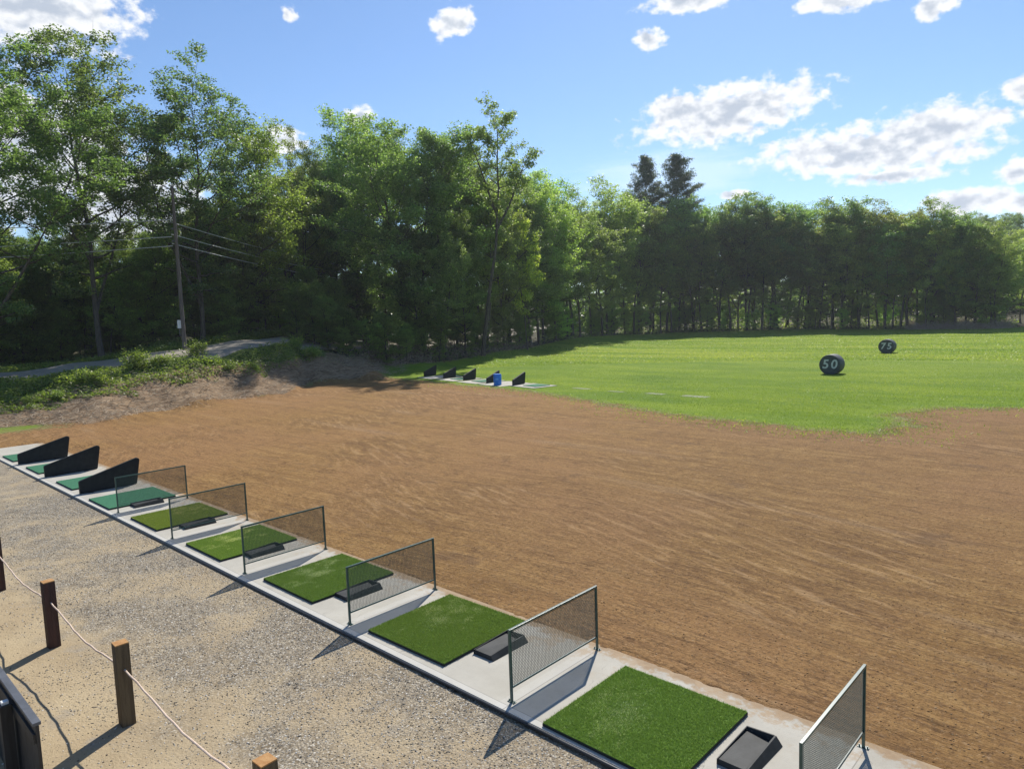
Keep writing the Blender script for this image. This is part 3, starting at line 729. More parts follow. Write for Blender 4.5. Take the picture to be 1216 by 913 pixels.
# ------------------------------------------------------------------ rope fence
PX = [-.1, 3.24, 6.39, 9.22, 12.42]; PH = [.82, .80, .82, .82, .82]
PL = ['rope fence post out of the frame to the left', 'dark stained post cut by the left edge, with the rope tied on', 'dark red brown stained rope fence post with a coil hung on it',
      'weathered greenish wooden rope fence post with a bright sawn top', 'wooden rope fence post of which only the sawn top shows at the bottom edge']
for i, x in enumerate(PX):
    if i == 0: continue
    y = -2.93; g = gz(x, y); h = .925 if i < 4 else .965
    red = i in (1, 2)
    t = tag(empty('fence_post', (x, y, g), .04*(-1)**i), PL[i], 'wooden post', 'posts of the rope fence')
    m = M_wood_red if red else M_wood
    MB().box(-.07, .07, -.07, .07, -.15, h-.012).build('shaft', m, t, bevel=.006)
    MB().prism([(-.068, -.068), (.068, -.068), (.066, .068), (-.066, .066)], 'z', h-.0125, h).build('sawn_end', M_wood_end, t)
    if i == 2:
        c = []
        for k in range(33):
            a = 2*PI*k/16; c.append((-.078-.006*(k > 16), -.02+.045*math.cos(a)+.004*math.sin(3*a), h-.27+.11*math.sin(a)*(1 if math.sin(a) > 0 else 1.1)))
        tag(MB().tube(c, .007, 6).build('rope_coil', M_rope, None, loc=(x, y, g), smooth=True), 'small pinkish rope coil hanging on the dark red post', 'rope')
rp = []
SAG = .16
for i in range(len(PX)-1):
    for k in range(16):
        u = k/16; x = PX[i]+(PX[i+1]-PX[i])*u; rp.append((x, -2.93+.01*math.sin(9*u), .60-.10+.09-4*SAG*u*(1-u)*(.62)+.008*math.sin(40*u+i)))
rp.append((PX[-1], -2.93, .60)); rp += [(PX[-1]+.6, -2.93, .50), (PX[-1]+1.4, -2.93, .49), (PX[-1]+2.8, -2.93, .60)]
tag(MB().tube(rp, .0105, 8).build('rope', M_rope, smooth=True), 'pale pink rope strung through the wooden posts beside the gravel', 'rope')

# ------------------------------------------------------------------ black board screen at the lower left
sc = tag(empty('board_screen', (10.6, -4.0, -.09)), 'low black board screen with a grey cap at the lower left corner', 'board screen')
MB().box(-7.0, 0.0, -.032, .030, 1.062, 1.09).build('cap_rail', M_screen_cap, sc, bevel=.003)
for k in range(34):
    x1 = -k*.205; MB().box(x1-.201, x1-.004, -.012, .014, .05, 1.06).build('board', M_screen, sc, bevel=.002)
for x in (-.78, -2.6, -4.6):
    MB().box(x-.05, x+.05, -.125, -.033, 0, 1.0).build('post', M_screen, sc, bevel=.003)
    MB().box(x-.03, x+.03, -.105, -.05, 1.0005, 1.028).build('post_cap', M_white, sc, bevel=.003)
MB().box(-6.8, .34, .031, .075, .40, .46).build('lower_rail', M_screen_cap, sc, bevel=.003)
MB().box(-6.8, -.02, -.032, -.0125, .9, .985).build('upper_rail', M_screen, sc, bevel=.002)

# ------------------------------------------------------------------ utility pole, wires
def pole(x, y, h, label):
    z = gz(x, y)-.1
    t = tag(empty('utility_pole', (x, y, z)), label, 'utility pole', 'utility poles by the road')
    MB().tube([(0, 0, 0), (.02, 0, h*.5), (.0, .02, h)], [.14, .12, .09], 12).build('shaft', M_pole, t, smooth=True)
    for zz_ in (h-1.9, h-2.8, h-3.6):
        MB().tube([(0, -.10, zz_), (0, -.26, zz_)], .045, 8).build('insulator', M_screen_cap, t)
    return t, z
p1, z1 = pole(-30.9, 14.1, 10.9, 'weathered utility pole by the road with a small white sign low on it')
MB().box(-.02, .02, -.14, .14, 0, .55).build('sign_plate', M_white, p1, loc=(.06, -.26, 1.55)).rotation_euler = (0, 0, .35)
MB().box(-.015, .015, -.02, .02, -.5, .0).build('sign_bracket', M_screen_cap, p1, loc=(.06, -.26, 1.54))
pxr, pyr = polar(445, 103)
p2, z2 = pole(pxr, pyr, 10.6, 'distant utility pole hidden among the trees down the road')
PLx, PLy = -53.85, -20.0
p3, z3 = pole(PLx, PLy, 10.6, 'utility pole beyond the left edge of the view')
def wire(a, b, sag, label):
    a = Vector(a); b = Vector(b); pts = []
    for k in range(25):
        u = k/24; p = a.lerp(b, u); p.z -= 4*sag*u*(1-u); pts.append(p)
    tag(MB().tube(pts, .028, 6).build('overhead_wire', M_wire, smooth=True), label, 'wire', 'overhead wires')
nm3 = ['top', 'middle', 'bottom']
for k, (za, zb) in enumerate(((11.25, 10.9), (10.15, 9.7), (9.55, 8.8))):
    wire((-30.9, 13.85, za), (PLx, PLy, zb-.6), .35, nm3[k]+' wire of the three running left from the utility pole')
for k, (za, h_) in enumerate(((11.1, 1.9), (10.3, 2.8), (9.7, 3.6))):
    wire((-30.9, 13.85, za), (pxr, pyr, z2+10.6-h_), .55, nm3[k]+' wire of the three running right from the utility pole into the trees')

# ------------------------------------------------------------------ trees
def tube_np(P, R, n):
    P = np.asarray(P, float); R = np.asarray(R, float); m = len(P)
    T = np.gradient(P, axis=0); T /= np.linalg.norm(T, axis=1)[:, None]+1e-9
    ref = np.where(np.abs(T[:, 2:3]) > .9, np.array([[1., 0, 0]]), np.array([[0, 0, 1.]]))
    A = np.cross(T, ref); A /= np.linalg.norm(A, axis=1)[:, None]+1e-9; B = np.cross(T, A)
    k = np.arange(n)*2*PI/n
    V = P[:, None]+(A[:, None]*np.cos(k)[None, :, None]+B[:, None]*np.sin(k)[None, :, None])*R[:, None, None]
    i = np.arange(m-1)[:, None]; j = np.arange(n)[None]; j2 = (j+1) % n
    F = np.stack([i*n+j, i*n+j2, (i+1)*n+j2, (i+1)*n+j], -1).reshape(-1, 4)
    return V.reshape(-1, 3), F
class TG:
    def __init__(s, seed): s.r = np.random.default_rng(seed); s.W = []; s.b = 0; s.C = []
    def tube(s, P, R, n):
        V, F = tube_np(P, R, n); s.W.append((V, F+s.b)); s.b += len(V)
    def branch(s, p0, d, L, r0, n, wob=.12, lift=.15, segs=6):
        P = [np.array(p0, float)]; d = np.array(d, float); d /= np.linalg.norm(d)
        for k in range(segs):
            d = d+s.r.normal(size=3)*wob+np.array([0, 0, lift/segs]); d /= np.linalg.norm(d); P.append(P[-1]+d*L/segs)
        P = np.array(P); s.tube(P, r0*(1-np.linspace(0, .85, segs+1)), n); return P
def at_s(P, t):
    f = t*(len(P)-1); i = min(int(f), len(P)-2); return P[i]+(P[i+1]-P[i])*(f-i), (P[i+1]-P[i])/np.linalg.norm(P[i+1]-P[i])
def decid(seed, H=20., cb=.3, R=4.5, nl=22, ns=8, per=22, leaf=.2, clump=.62, shape='oval', lean=.0, fork=0, holes=0., wood_n=7, r0=None, lowR=.6):
    g = TG(seed); r = g.r; r0 = r0 or H*.0088
    # trunk
    segs = 12; P = [np.zeros(3)]; d = np.array([lean, 0, 1.0]); d /= np.linalg.norm(d)
    for k in range(segs):
        d = d+r.normal(size=3)*[.05, .05, 0]+np.array([-lean*.08, 0, .02]); d /= np.linalg.norm(d); P.append(P[-1]+d*H*.93/segs)
    P = np.array(P); P[:, 2] -= .25
    g.tube(P, r0*(1-np.linspace(0, 1, segs+1)*.86)**.9*np.concatenate([[1.35], np.ones(segs)]), wood_n+1)
    axes = [(P, r0, cb)]
    for k in range(fork):
        t0 = cb*(.75+.25*r.random())+.04*k; p, dd = at_s(P, t0); a = 2*PI*k/max(fork, 1)+r.random()*1.2
        Q = g.branch(p, np.array([.55*math.cos(a), .55*math.sin(a), 1]), H*(1-t0)*.86, r0*.6, 6, .06, .1, 9); axes.append((Q, r0*.55, .32))
    clumps = []
    for (A, ar, tb) in axes:
        m = max(6, int(nl*(1 if A is P else .55)))
        for k in range(m):
            u = (k+r.random())/m; t = tb+(1-tb)*u**.95; p, dd = at_s(A, min(t, .995))
            hrel = np.clip((p[2]/H-cb)/(1-cb), 0, 1)
            prof = {'oval': math.sin(PI*min(1, .16+.84*hrel))**.6*.9+.1, 'round': math.sqrt(max(0.02, 1-(2*hrel-.9)**2*.72)), 'vase': .35+.75*hrel-.75*max(0, hrel-.75)*2, 'cone': 1.05-.8*hrel}[shape]
            if hrel < .15: prof *= lowR+(1-lowR)*hrel/.15
            L = R*prof*r.uniform(.65, 1.2)*(1 if A is P else .62)
            a = k*2.399+r.random()*.9; e = np.interp(hrel, [0, .5, 1], [.15, .5, .98])+r.normal()*.12
            Q = g.branch(p, (math.cos(a)*math.cos(e), math.sin(a)*math.cos(e), math.sin(e)), L, max(.02, ar*(1-t)*.62+.018), 4, .13, .25)
            nsb = max(3, int(ns*L/R/.8))
            for q in range(nsb):
                tt = .25+.75*(q+r.random())/nsb; p2, d2 = at_s(Q, min(tt, .99))
                v = r.normal(size=3); v[2] = v[2]*.5+.2; v = d2*.6+v/np.linalg.norm(v)*.95
                l2 = L*.38*(1.15-.5*tt)*r.uniform(.6, 1.2)+.35
                Q2 = g.branch(p2, v, l2, .016, 3, .16, .1, 3)
                if r.random() < holes: continue
                for z in range(5): clumps.append((at_s(Q2, .25+.74*(z+r.random())/5.01)[0], r.uniform(.6, 1.25)))
            clumps.append((Q[-1], 1.)); 
    for z in range(8): clumps.append((P[-1]+r.normal(size=3)*.4, .9))
    C = np.array([c for c, _ in clumps]); S_ = np.array([q for _, q in clumps])
    n = (per*S_**2).astype(int)+2; I = np.repeat(np.arange(len(C)), n)
    off = r.normal(size=(len(I), 3)); off /= np.linalg.norm(off, axis=1)[:, None]; off *= (r.random(len(I))**.45)[:, None]*clump*S_[I][:, None]; off[:, 2] *= .62
    LV, LF, lv = diamonds(C[I]+off, leaf, seed+5, .62, .5, .06)
    # clumps differ slightly in tone
    lv = np.clip(lv*.75+np.repeat(r.random(len(C))[I], 4)*.35-.05, 0, 1)
    W_ = np.vstack([v for v, f in g.W]); F_ = np.vstack([f for v, f in g.W])
    return np_mesh('trunk', W_, F_, M_bark, smooth=True), np_mesh('crown', LV, LF, M_leaf, {'lv': lv})
def pine(seed, H=28., cb=.35, R=4.2):
    g = TG(seed); r = g.r; P = np.array([[.25*math.sin(k*.5), .2*math.cos(k*.4), H*k/12-.2] for k in range(13)]); g.tube(P, .32*(1-np.linspace(0, .95, 13)), 8)
    C = []; D = []
    z = H*cb
    while z < H*.985:
        u = (z/H-cb)/(1-cb); L0 = R*(min(1, .55+u*1.2) if u < .4 else max(.12, 1.02-(u-.4)*1.25-max(0, u-.85)*1.6))
        for k in range(5):
            L = L0*r.uniform(.6, 1.2); a = r.random()*2*PI; p, _ = at_s(P, z/H)
            e = np.interp(u, [0, .6, 1], [.05, .28, .9]); Q = g.branch(p, (math.cos(a)*math.cos(e), math.sin(a)*math.cos(e), math.sin(e)), L, .06*(1-u)+.02, 3, .05, .32, 5)
            for q in range(int(5+L*4)):
                c, d = at_s(Q, .25+.74*r.random()); s_ = np.array([-d[1], d[0], .12])*r.normal()*L*.13+np.array([0, 0, .12]); C.append(c+s_); D.append(d)
        z += H*.026*r.uniform(.8, 1.25)
    C = np.array(C); I = np.repeat(np.arange(len(C)), 26); off = r.normal(size=(len(I), 3))*[.30, .30, .13]
    V, F, lv = diamonds(C[I]+off, .36, seed, .20, .3)
    W_ = np.vstack([v for v, f in g.W]); F_ = np.vstack([f for v, f in g.W])
    return np_mesh('trunk', W_, F_, M_bark, smooth=True), np_mesh('crown', V, F, M_pine, {'lv': lv})

PROTO = {}
def proto(key, H, fn):
    co = np.empty(len(fn[1].vertices)*3, np.float32); fn[1].vertices.foreach_get('co', co); PROTO[key] = (float(np.percentile(co[2::3], 99.7)), fn)
proto('oak', 22., decid(21, 22, .22, 6.6, 30, 10, 26, .195, .58, 'round', holes=.14, lean=-.05, fork=1))
proto('oak2', 20., decid(22, 20, .30, 6.4, 27, 10, 26, .195, .58, 'vase', fork=3, holes=.05))
proto('dense', 19., decid(23, 19, .10, 5.6, 38, 9, 24, .195, .60, 'round'))
proto('dense2', 19., decid(24, 19, .16, 5.2, 34, 9, 24, .195, .60, 'oval'))
proto('bushy', 12., decid(25, 12, .06, 3.6, 28, 8, 24, .18, .55, 'round', r0=.13, lowR=1))
proto('slim', 20., decid(26, 20, .62, 3.4, 18, 8, 16, .20, .50, 'vase', lean=.20, fork=2, holes=.25, r0=.20))
proto('wood', 21., decid(27, 21, .36, 4.4, 26, 9, 12, .25, .68, 'round'))
proto('wood2', 21., decid(28, 21, .40, 4.0, 24, 9, 12, .25, .68, 'oval', fork=1))
proto('wood3', 21., decid(29, 21, .30, 4.9, 28, 9, 12, .25, .70, 'round', fork=2))
proto('sapling', 9., decid(30, 9, .35, 1.9, 16, 5, 18, .19, .42, 'oval', r0=.07))
proto('pine', 29., pine(31, 29, .35, 5.0)); proto('pine2', 28., pine(32, 28, .35, 5.4))
used = set()
rt_ = random.Random(5)
def tree(key, b, D, top=None, H=None, wid=1., rz=None, name='tree', label='', cat='tree', group=None, color=(1, 1, 1, 1), dz=0, bare=False):
    x, y = polar(b, D); z = gz(x, y)+dz
    H0, (tr_, cr_) = PROTO[key]
    if H is None:
        hor = 395.8-b*43/1216; H = 4.24+(hor-top)/(830.3*math.sqrt(1+((b-608)/830.3)**2))*D-z
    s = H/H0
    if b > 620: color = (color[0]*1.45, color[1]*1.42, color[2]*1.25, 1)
    t = empty(name, (x, y, z), rt_.uniform(0, 6.28) if rz is None else rz); t.scale = (s*wid, s*wid, s)
    tag(t, label, cat, group)
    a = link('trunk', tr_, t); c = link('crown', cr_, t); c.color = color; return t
G_ = lambda r, g, b: (r, g, b, 1)
rel = math.radians(-43)+PI/2
tree('oak', -22, 50, 42, name='leafy_tree', label='tall leafy tree cut off by the left edge, before white clouds', color=G_(.85, .95, .9), rz=1., wid=1.1)
tree('oak', 118, 58, 34, name='leafy_tree', label='tallest oak like tree on the left, with clouds showing through its loose crown', wid=1.05, rz=2.2, color=G_(1, 1.05, .9))
tree('oak', 238, 61, 98, name='leafy_tree', label='broad forked tree rising right behind the utility pole', wid=1.2, rz=5.2, color=G_(.80, .92, .95))
tree('dense', 306, 66, 166, name='leafy_tree', label='lighter green full tree right of the forked tree by the pole', color=G_(1.5, 1.5, .8), wid=1.25)
tree('oak', 366, 76, 170, name='leafy_tree', label='sparse brownish topped tree between the light green tree and the dense grove', color=G_(1.2, 1.05, .8), wid=.75)
tree('dense', 424, 84, 168, name='leafy_tree', label='dense dark tree at the left side of the tall grove', wid=.95, color=G_(.85, 1, .95))
tree('dense2', 457, 80, 150, name='leafy_tree', label='highest tree top of the dense grove in the middle left', wid=1.15, color=G_(1.15, 1.25, 1.05))
tree('dense', 500, 70, 162, name='leafy_tree', label='dark rounded tree in the middle of the dense grove', wid=.95, color=G_(1.05, 1.15, 1.0))
tree('dense', 542, 74, 180, name='leafy_tree', label='yellowish topped tree at the right shoulder of the dense grove', wid=.9, color=G_(1.2, 1.15, .8))
for b_, D_n, t_, wd_, lb_ in ((395, 88, 184, 1.1, 'rounded tree low on the left flank of the dense grove'), (440, 90, 158, 1.2, 'tree in the grove between its left tree and its highest top'), (480, 69, 156, 1.1, 'tree just right of the highest top of the grove'),
                   (521, 72, 170, 1.1, 'tree in the right half of the dense grove'), (562, 80, 200, 1.0, 'tree behind the foot of the slender leaning tree')):
    tree('dense' if b_ % 2 else 'dense2', b_, D_n, t_, name='leafy_tree', label=lb_, wid=wd_, color=G_(1.2, 1.28, 1.05))
tree('dense', 384, 84, 205, name='leafy_tree', label='tree seen beyond the road in the gap left of the grove', wid=1.2, color=G_(1.1, 1.15, .85))
tree('dense2', 402, 90, 188, name='leafy_tree', label='tree beyond the road just behind the left side of the grove', wid=1.2, color=G_(.9, 1, .9))
tree('wood3', 346, 78, 222, name='leafy_tree', label='tree where the road disappears into the wood', wid=1.1, color=G_(1.2, 1.2, .8))
tree('slim', 572, 68, 134, name='slender_tree', label='tall slender leaning tree with a small loose crown above the grove', rz=rel+PI+3.4, wid=.95, color=G_(1.25, 1.2, 1.0))
tree('sapling', 626, 80, 255, name='young_tree', label='thin young tree with a bright yellow green top at the edge of the wood', color=G_(2.2, 1.9, .8), wid=.8)
tree('dense2', 640, 88, 205, name='leafy_tree', label='pale green tree just right of the slender leaning tree', color=G_(1.3, 1.3, .9))
tree('dense', 605, 86, 200, name='leafy_tree', label='mid green tree standing behind the slender leaning tree', color=G_(1.1, 1.15, .9))
tree('wood', 680, 101, 212, name='leafy_tree', label='tree at the bend of the wood edge, second right of the slender tree', color=G_(1.15, 1.25, 1), wid=1.1)
tree('wood3', 722, 117, 218, name='leafy_tree', label='bright crowned tree left of the two pines', color=G_(1.3, 1.3, .9), wid=1.15)
tree('pine', 772, 134, 192, name='pine_tree', label='left one of two dark pines towering above the wood', cat='pine tree', group='two tall pines')
tree('pine2', 806, 136, 190, name='pine_tree', label='right one of two dark pines towering above the wood', cat='pine tree', group='two tall pines')
for i, (b, t_, k, c) in enumerate([(760, 232, 'wood3', (1.1, 1.15, .9)), (792, 246, 'wood', (1.25, 1.3, .8)), (826, 238, 'wood2', (.9, 1, 1)), (858, 238, 'wood', (.85, .95, 1)), (890, 236, 'wood3', (.95, 1, .95)),
        (925, 238, 'wood2', (.8, .92, .95)), (958, 240, 'wood', (.9, 1, .9)), (990, 240, 'wood3', (.85, .95, .9)), (1022, 240, 'wood2', (.95, 1, .9)), (1055, 240, 'wood3', (1.25, 1.0, .8)),
        (1083, 243, 'oak2', (1.2, .95, .78)), (1112, 242, 'wood3', (.8, .9, .85)), (1140, 252, 'dense', (.9, 1, .85)), (1162, 268, 'dense', (1.15, 1.15, .8)), (1180, 296, 'bushy', (1.1, 1.2, .8))]):
    D = float(np.interp(b, EDGE[0], EDGE[1]))+2
    nmx = ['left of the pines', 'just below the pines', 'first right of the pines', 'second right of the pines', 'third right of the pines', 'fourth right of the pines', 'left of the nearer marker', 'above the nearer marker',
           'right of the nearer marker', 'faintly brown topped, left of the farther marker', 'with a rusty brown top behind the farther marker', 'with a dark broad crown at the right', 'with a full low crown near the right end', 'light green at the right end of the row', 'short and bushy closing the row at the right']
    tree(k, b, D, t_, name='leafy_tree', label='far wood front tree, '+nmx[i], color=G_(*c), wid=1.15)
TOP = ([-60, 0, 150, 200, 215, 250, 340, 355, 380, 400, 560, 600, 650, 700, 760, 800, 860, 1000, 1100, 1150, 1180, 1216, 1300],
       [215, 262, 262, 268, 250, 225, 225, 262, 230, 182, 186, 215, 222, 228, 238, 250, 248, 248, 250, 262, 275, 268, 262])
# the wood behind: rows of trees that nothing tells apart
n_b = 0
for row, (dd, stp) in enumerate([(3.5, 17), (10, 22), (21, 26)]):
    b = -95
    while b < 1300:
        e = float(np.interp(b, EDGE[0], EDGE[1])); D = e+dd+rt_.uniform(-2.5, 2.5)
        if b < 340: D = max(D, 63+dd*.8)
        if b > 620: D -= dd*.35
        if b > 620 and (row == 2 or (row == 1 and rt_.random() < .35)): b += 22; continue
        tp = float(np.interp(b, TOP[0], TOP[1]))+rt_.uniform(-2, 24)+(10 if row else 4)
        k = rt_.choice(['wood', 'wood2', 'wood3', 'dense2', 'wood'] if b > 600 else ['dense', 'dense2', 'wood3', 'wood', 'bushy' if row else 'dense'])
        xx, yy = polar(b, D); rs_ = float(road_sd(np.array([xx]), np.array([yy]))[0])
        if not (1188 < b and row == 0) and rs_ < (-6 if 330 < b < 480 else -3.2):
            v = rt_.uniform(.7, 1.45)
            if 400 < b < 560 and row == 0: tp += rt_.uniform(40, 90)
            if 350 < b < 462 and D < 76: b += 12; continue
            tree(k, b, D, tp, name='woodland_tree', label='one of the many leafy trees that fill the wood behind its front row', group='trees inside the wood', wid=rt_.uniform(.95, 1.25) if b > 600 else rt_.uniform(.8, 1.05),
                 color=G_(v*rt_.uniform(.9, 1.25), v*1.05, v*rt_.uniform(.75, 1.))); n_b += 1
        b += stp*rt_.uniform(.8, 1.25)*(60/D if D > 60 and b > 600 else 1)*(1.35 if b > 600 else 1.5)
# hill at the right
for i in range(26):
    b = rt_.uniform(1120, 1290); D = rt_.uniform(175, 250)
    tree(rt_.choice(['dense', 'wood3', 'dense2']), b, D, None, H=rt_.uniform(12, 15), name="hillside_tree", label='green tree on the hill beyond the right end of the wood', group='trees on the far hill', wid=1.35, color=G_(.62, .70, .60))
# understorey along the edges
bt = 0
for i in range(150):
    b = rt_.uniform(-90, 1260); e = float(np.interp(b, EDGE[0], EDGE[1])); D = e+rt_.uniform(-.5, 6)
    if b < 340: D = rt_.uniform(62, 68)
    if b > 1185: continue
    if 560 < b < 700 and D < e+1: D += 2
    xx, yy = polar(b, D)
    if float(road_sd(np.array([xx]), np.array([yy]))[0]) > -2: continue
    h = rt_.uniform(2.0, 5.5) if b > 380 else rt_.uniform(3.5, 9)
    v = rt_.uniform(.8, 1.5)
    tree(rt_.choice(['bushy', 'bushy', 'sapling']), b, D, None, H=h, name='understorey_bush', label='leafy bush growing under the trees along the edge of the wood', cat='bush', group='bushes under the trees', wid=rt_.uniform(1.0, 1.5), color=G_(v*1.1, v*1.1, v*.8))

# far-off wood seen between the trunks
def foliage_band(name, n, fn, leaf, mat, seed, **kw):
    C = fn(np.random.default_rng(seed), n); V, F, lv = diamonds(C, leaf, seed+1, **kw); return link(name, np_mesh(name, V, F, mat, {'lv': lv}))
def band(r, n):
    b = r.uniform(-110, 1300, n); e = np.interp(b, EDGE[0], EDGE[1]); D = e+r.uniform(26, 52, n)+np.where(b < 340, 8, 0)
    a = np.radians(np.interp(b, PXT, AZT)); x = CAM[0]+D*np.sin(a); y = CAM[1]+D*np.cos(a)
    h = r.random(n)**1.2*9*(.7+.5*vnoise(x, y, 6)); k = road_sd(x, y) < -3
    return np.stack([x, y, zg(x, y, False)+h+.1], 1)[k]
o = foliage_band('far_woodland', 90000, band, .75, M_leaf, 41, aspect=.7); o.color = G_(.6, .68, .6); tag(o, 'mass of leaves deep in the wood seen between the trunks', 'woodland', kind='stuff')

# ------------------------------------------------------------------ embankment: weeds, shrubs, roots, brush
def region_points(r, n, b0, b1, d0, d1, keep):
    b = r.uniform(b0, b1, n); D = r.uniform(d0, d1, n); a = np.radians(np.interp(b, PXT, AZT))
    x = CAM[0]+D*np.sin(a); y = CAM[1]+D*np.cos(a); k = keep(b, D, x, y); return x[k], y[k]
def b0_(x, y): return bearing(x, y)[0]
def weedy(b, D, x, y):
    z = zg(x, y, False); lim = np.interp(b, [-60, 0, 100, 200, 335, 365, 400], [.35, .35, .75, 1.05, 1.25, 1.2, 3])
    return (z+.55*vnoise(x, y, 1.3) > lim) & (road_sd(x, y) < -.5) & (edge_sd(x, y) < 6)
r = np.random.default_rng(50)
x, y = region_points(r, 100000, -60, 400, 37, 66, weedy)
tall = np.clip(.4+.8*vnoise(x, y, 1.1), .1, 1)
C = np.stack([x, y, zg(x, y)+tall*r.random(len(x))*np.interp(b0_(x, y), [0, 150, 200, 330], [.42, .45, .8, .9])], 1)
V, F, lv = diamonds(C, .15, 51, .55, .8); o = link('bank_weeds', np_mesh('bank_weeds', V, F, M_weed, {'lv': np.clip(lv*.6+np.repeat(vnoise(x, y, 2.5), 4)*.3+.15, 0, 1)}))
tag(o, 'bright green weeds covering the top of the embankment beside the road', 'weeds', kind='stuff')
# low green growth beyond the road and under the trees
x, y = region_points(r, 26000, -100, 640, 56, 80, lambda b, D, x, y: (road_sd(x, y) < -.5) & (edge_sd(x, y) > -.6) & (edge_sd(x, y) < 9) & (vnoise(x, y, 3) > -.15))
C = np.stack([x, y, zg(x, y)+r.random(len(x))*.55], 1); V, F, lv = diamonds(C, .22, 53, .6, .7)
o = link('forest_undergrowth', np_mesh('forest_undergrowth', V, F, M_leaf, {'lv': lv})); tag(o, 'low green undergrowth along the foot of the wood', 'undergrowth', kind='stuff')
x, y = region_points(r, 90000, 640, 1210, 85, 142, lambda b, D, x, y: (edge_sd(x, y) > -.5) & (edge_sd(x, y) < 7))
C = np.stack([x, y, zg(x, y)+r.random(len(x))**1.4*2.6*np.clip(.4+vnoise(x, y, 4), .1, 1)], 1); V, F, lv = diamonds(C, .30, 54, .6, .7)
o = link('edge_brush', np_mesh('edge_brush', V, F, M_leaf, {'lv': lv})); o.color = G_(1.2, 1.05, .9); tag(o, 'low brush along the foot of the far wood', 'brush', kind='stuff')

def sticks(x, y, L, rad, seed, lift=.3, z0=0.0, curve=.35):
    r = np.random.default_rng(seed); N = len(x); P0 = np.stack([x, y, zg(x, y)+z0], 1)
    a = r.uniform(0, 2*PI, N); d = np.stack([np.cos(a), np.sin(a), np.abs(r.normal(size=N))*lift], 1); d /= np.linalg.norm(d, axis=1)[:, None]
    L = (L*r.uniform(.4, 1.4, N))[:, None]; bend = r.normal(size=(N, 3))*curve; bend[:, 2] = np.abs(bend[:, 2])*.4
    P1 = P0+d*L*.5+bend*L*.3; P2 = P0+d*L; P2[:, 2] -= (L[:, 0]*.15)
    s_ = np.cross(d, [0, 0, 1.]); s_ /= np.linalg.norm(s_, axis=1)[:, None]+1e-9; u_ = np.cross(s_, d)
    ring = lambda P, q: [P+(s_*math.cos(k*2*PI/3)+u_*math.sin(k*2*PI/3))*q for k in range(3)]
    V = np.stack(ring(P0, rad)+ring(P1, rad*.8)+ring(P2, rad*.35), 1).reshape(-1, 3)
    f = np.array([[i*3+k, i*3+(k+1) % 3, (i+1)*3+(k+1) % 3, (i+1)*3+k] for i in range(2) for k in range(3)])
    return V, (np.arange(N)[:, None, None]*9+f[None]).reshape(-1, 4)
def slope(b, D, x, y):
    z = zg(x, y, False); return (foot_sd(x, y) > -.3) & (foot_sd(x, y) < 8) & (road_sd(x, y) < -1.2) & (z < np.interp(b, [0, 100, 200, 335, 480], [.8, 1.4, 2.0, 2.3, 1.2])) & (vnoise(x, y, 1.2) > -.35)
x, y = region_points(r, 16000, -60, 480, 36, 62, slope)
V, F = sticks(x, y, .55, .010, 60); o = link('root_debris', np_mesh('root_debris', V, F, M_stick)); tag(o, 'tangle of pale roots and dead stalks lying on the embankment slope', 'debris', kind='stuff')
x, y = region_points(r, 9000, 430, 660, 54, 84, lambda b, D, x, y: (edge_sd(x, y) > -1.3) & (edge_sd(x, y) < 3.5) & (vnoise(x, y, 2.0) > -.1))
V, F = sticks(x, y, 1.2, .014, 61, 1.2); o = link('dead_twigs', np_mesh('dead_twigs', V, F, M_stick)); tag(o, 'dead brushwood heaped at the edge of the wood behind the far tees', 'brushwood', kind='stuff')
I = np.repeat(np.arange(len(x)), 2); C = np.stack([x[I], y[I], zg(x[I], y[I])], 1)+r.normal(size=(len(I), 3))*[.3, .3, .05]; C[:, 2] += r.random(len(I))**1.4*1.5
V, F, lv = diamonds(C, .16, 62, .7, .3); o = link('dead_leaves', np_mesh('dead_leaves', V, F, M_dead, {'lv': lv})); tag(o, 'brown dead leaves clinging to the brushwood at the edge of the wood', 'dead leaves', kind='stuff')
x, y = region_points(r, 7000, 1085, 1200, 112, 134, lambda b, D, x, y: (edge_sd(x, y) > -2) & (edge_sd(x, y) < 7))
V, F = sticks(x, y, 1.6, .03, 63, .8); C = np.stack([x, y, zg(x, y)+r.random(len(x))**1.5*1.5], 1)
o = link('brush_heap', np_mesh('brush_heap', V, F, M_stick)); tag(o, 'grey brown brush heap under the trees at the right end of the far wood', 'brushwood', kind='stuff')
# dry rim of weeds between the lawn and the wood
x, y = region_points(r, 16000, 480, 760, 56, 118, lambda b, D, x, y: (edge_sd(x, y) > -1.6) & (edge_sd(x, y) < .8))
C = np.stack([x, y, zg(x, y)+.02], 1); V, F, lv = blades(C, .38, .022, 64, .35)
o = link('dry_weeds', np_mesh('dry_weeds', V, F, M_dead, {'lv': .4+lv*.6})); tag(o, 'dry pale weeds along the rim of the lawn', 'weeds', kind='stuff')

# shrubs on the crest
def shrub_proto(seed, H, R, per, leaf):
    g = TG(seed); r = g.r; C = []
    for k in range(9):
        a = r.random()*2*PI; P = g.branch((0, 0, 0), (math.cos(a)*.5, math.sin(a)*.5, 1), H*r.uniform(.7, 1.1), .014, 4, .15, .1, 5)
        for q in range(12): C.append(at_s(P, .2+.79*r.random())[0]+r.normal(size=3)*[R*.22, R*.22, .05])
    C = np.array(C); I = np.repeat(np.arange(len(C)), per); V, F, lv = diamonds(C[I]+r.normal(size=(len(I), 3))*.11, leaf, seed, .6, .6)
    W_ = np.vstack([v for v, f in g.W]); F_ = np.vstack([f for v, f in g.W])
    return np_mesh('stems', W_, F_, M_bark), np_mesh('foliage', V, F, M_weed, {'lv': lv})
SH = [shrub_proto(70, 1.5, 1.2, 16, .13), shrub_proto(71, 1.0, 1.4, 18, .12)]
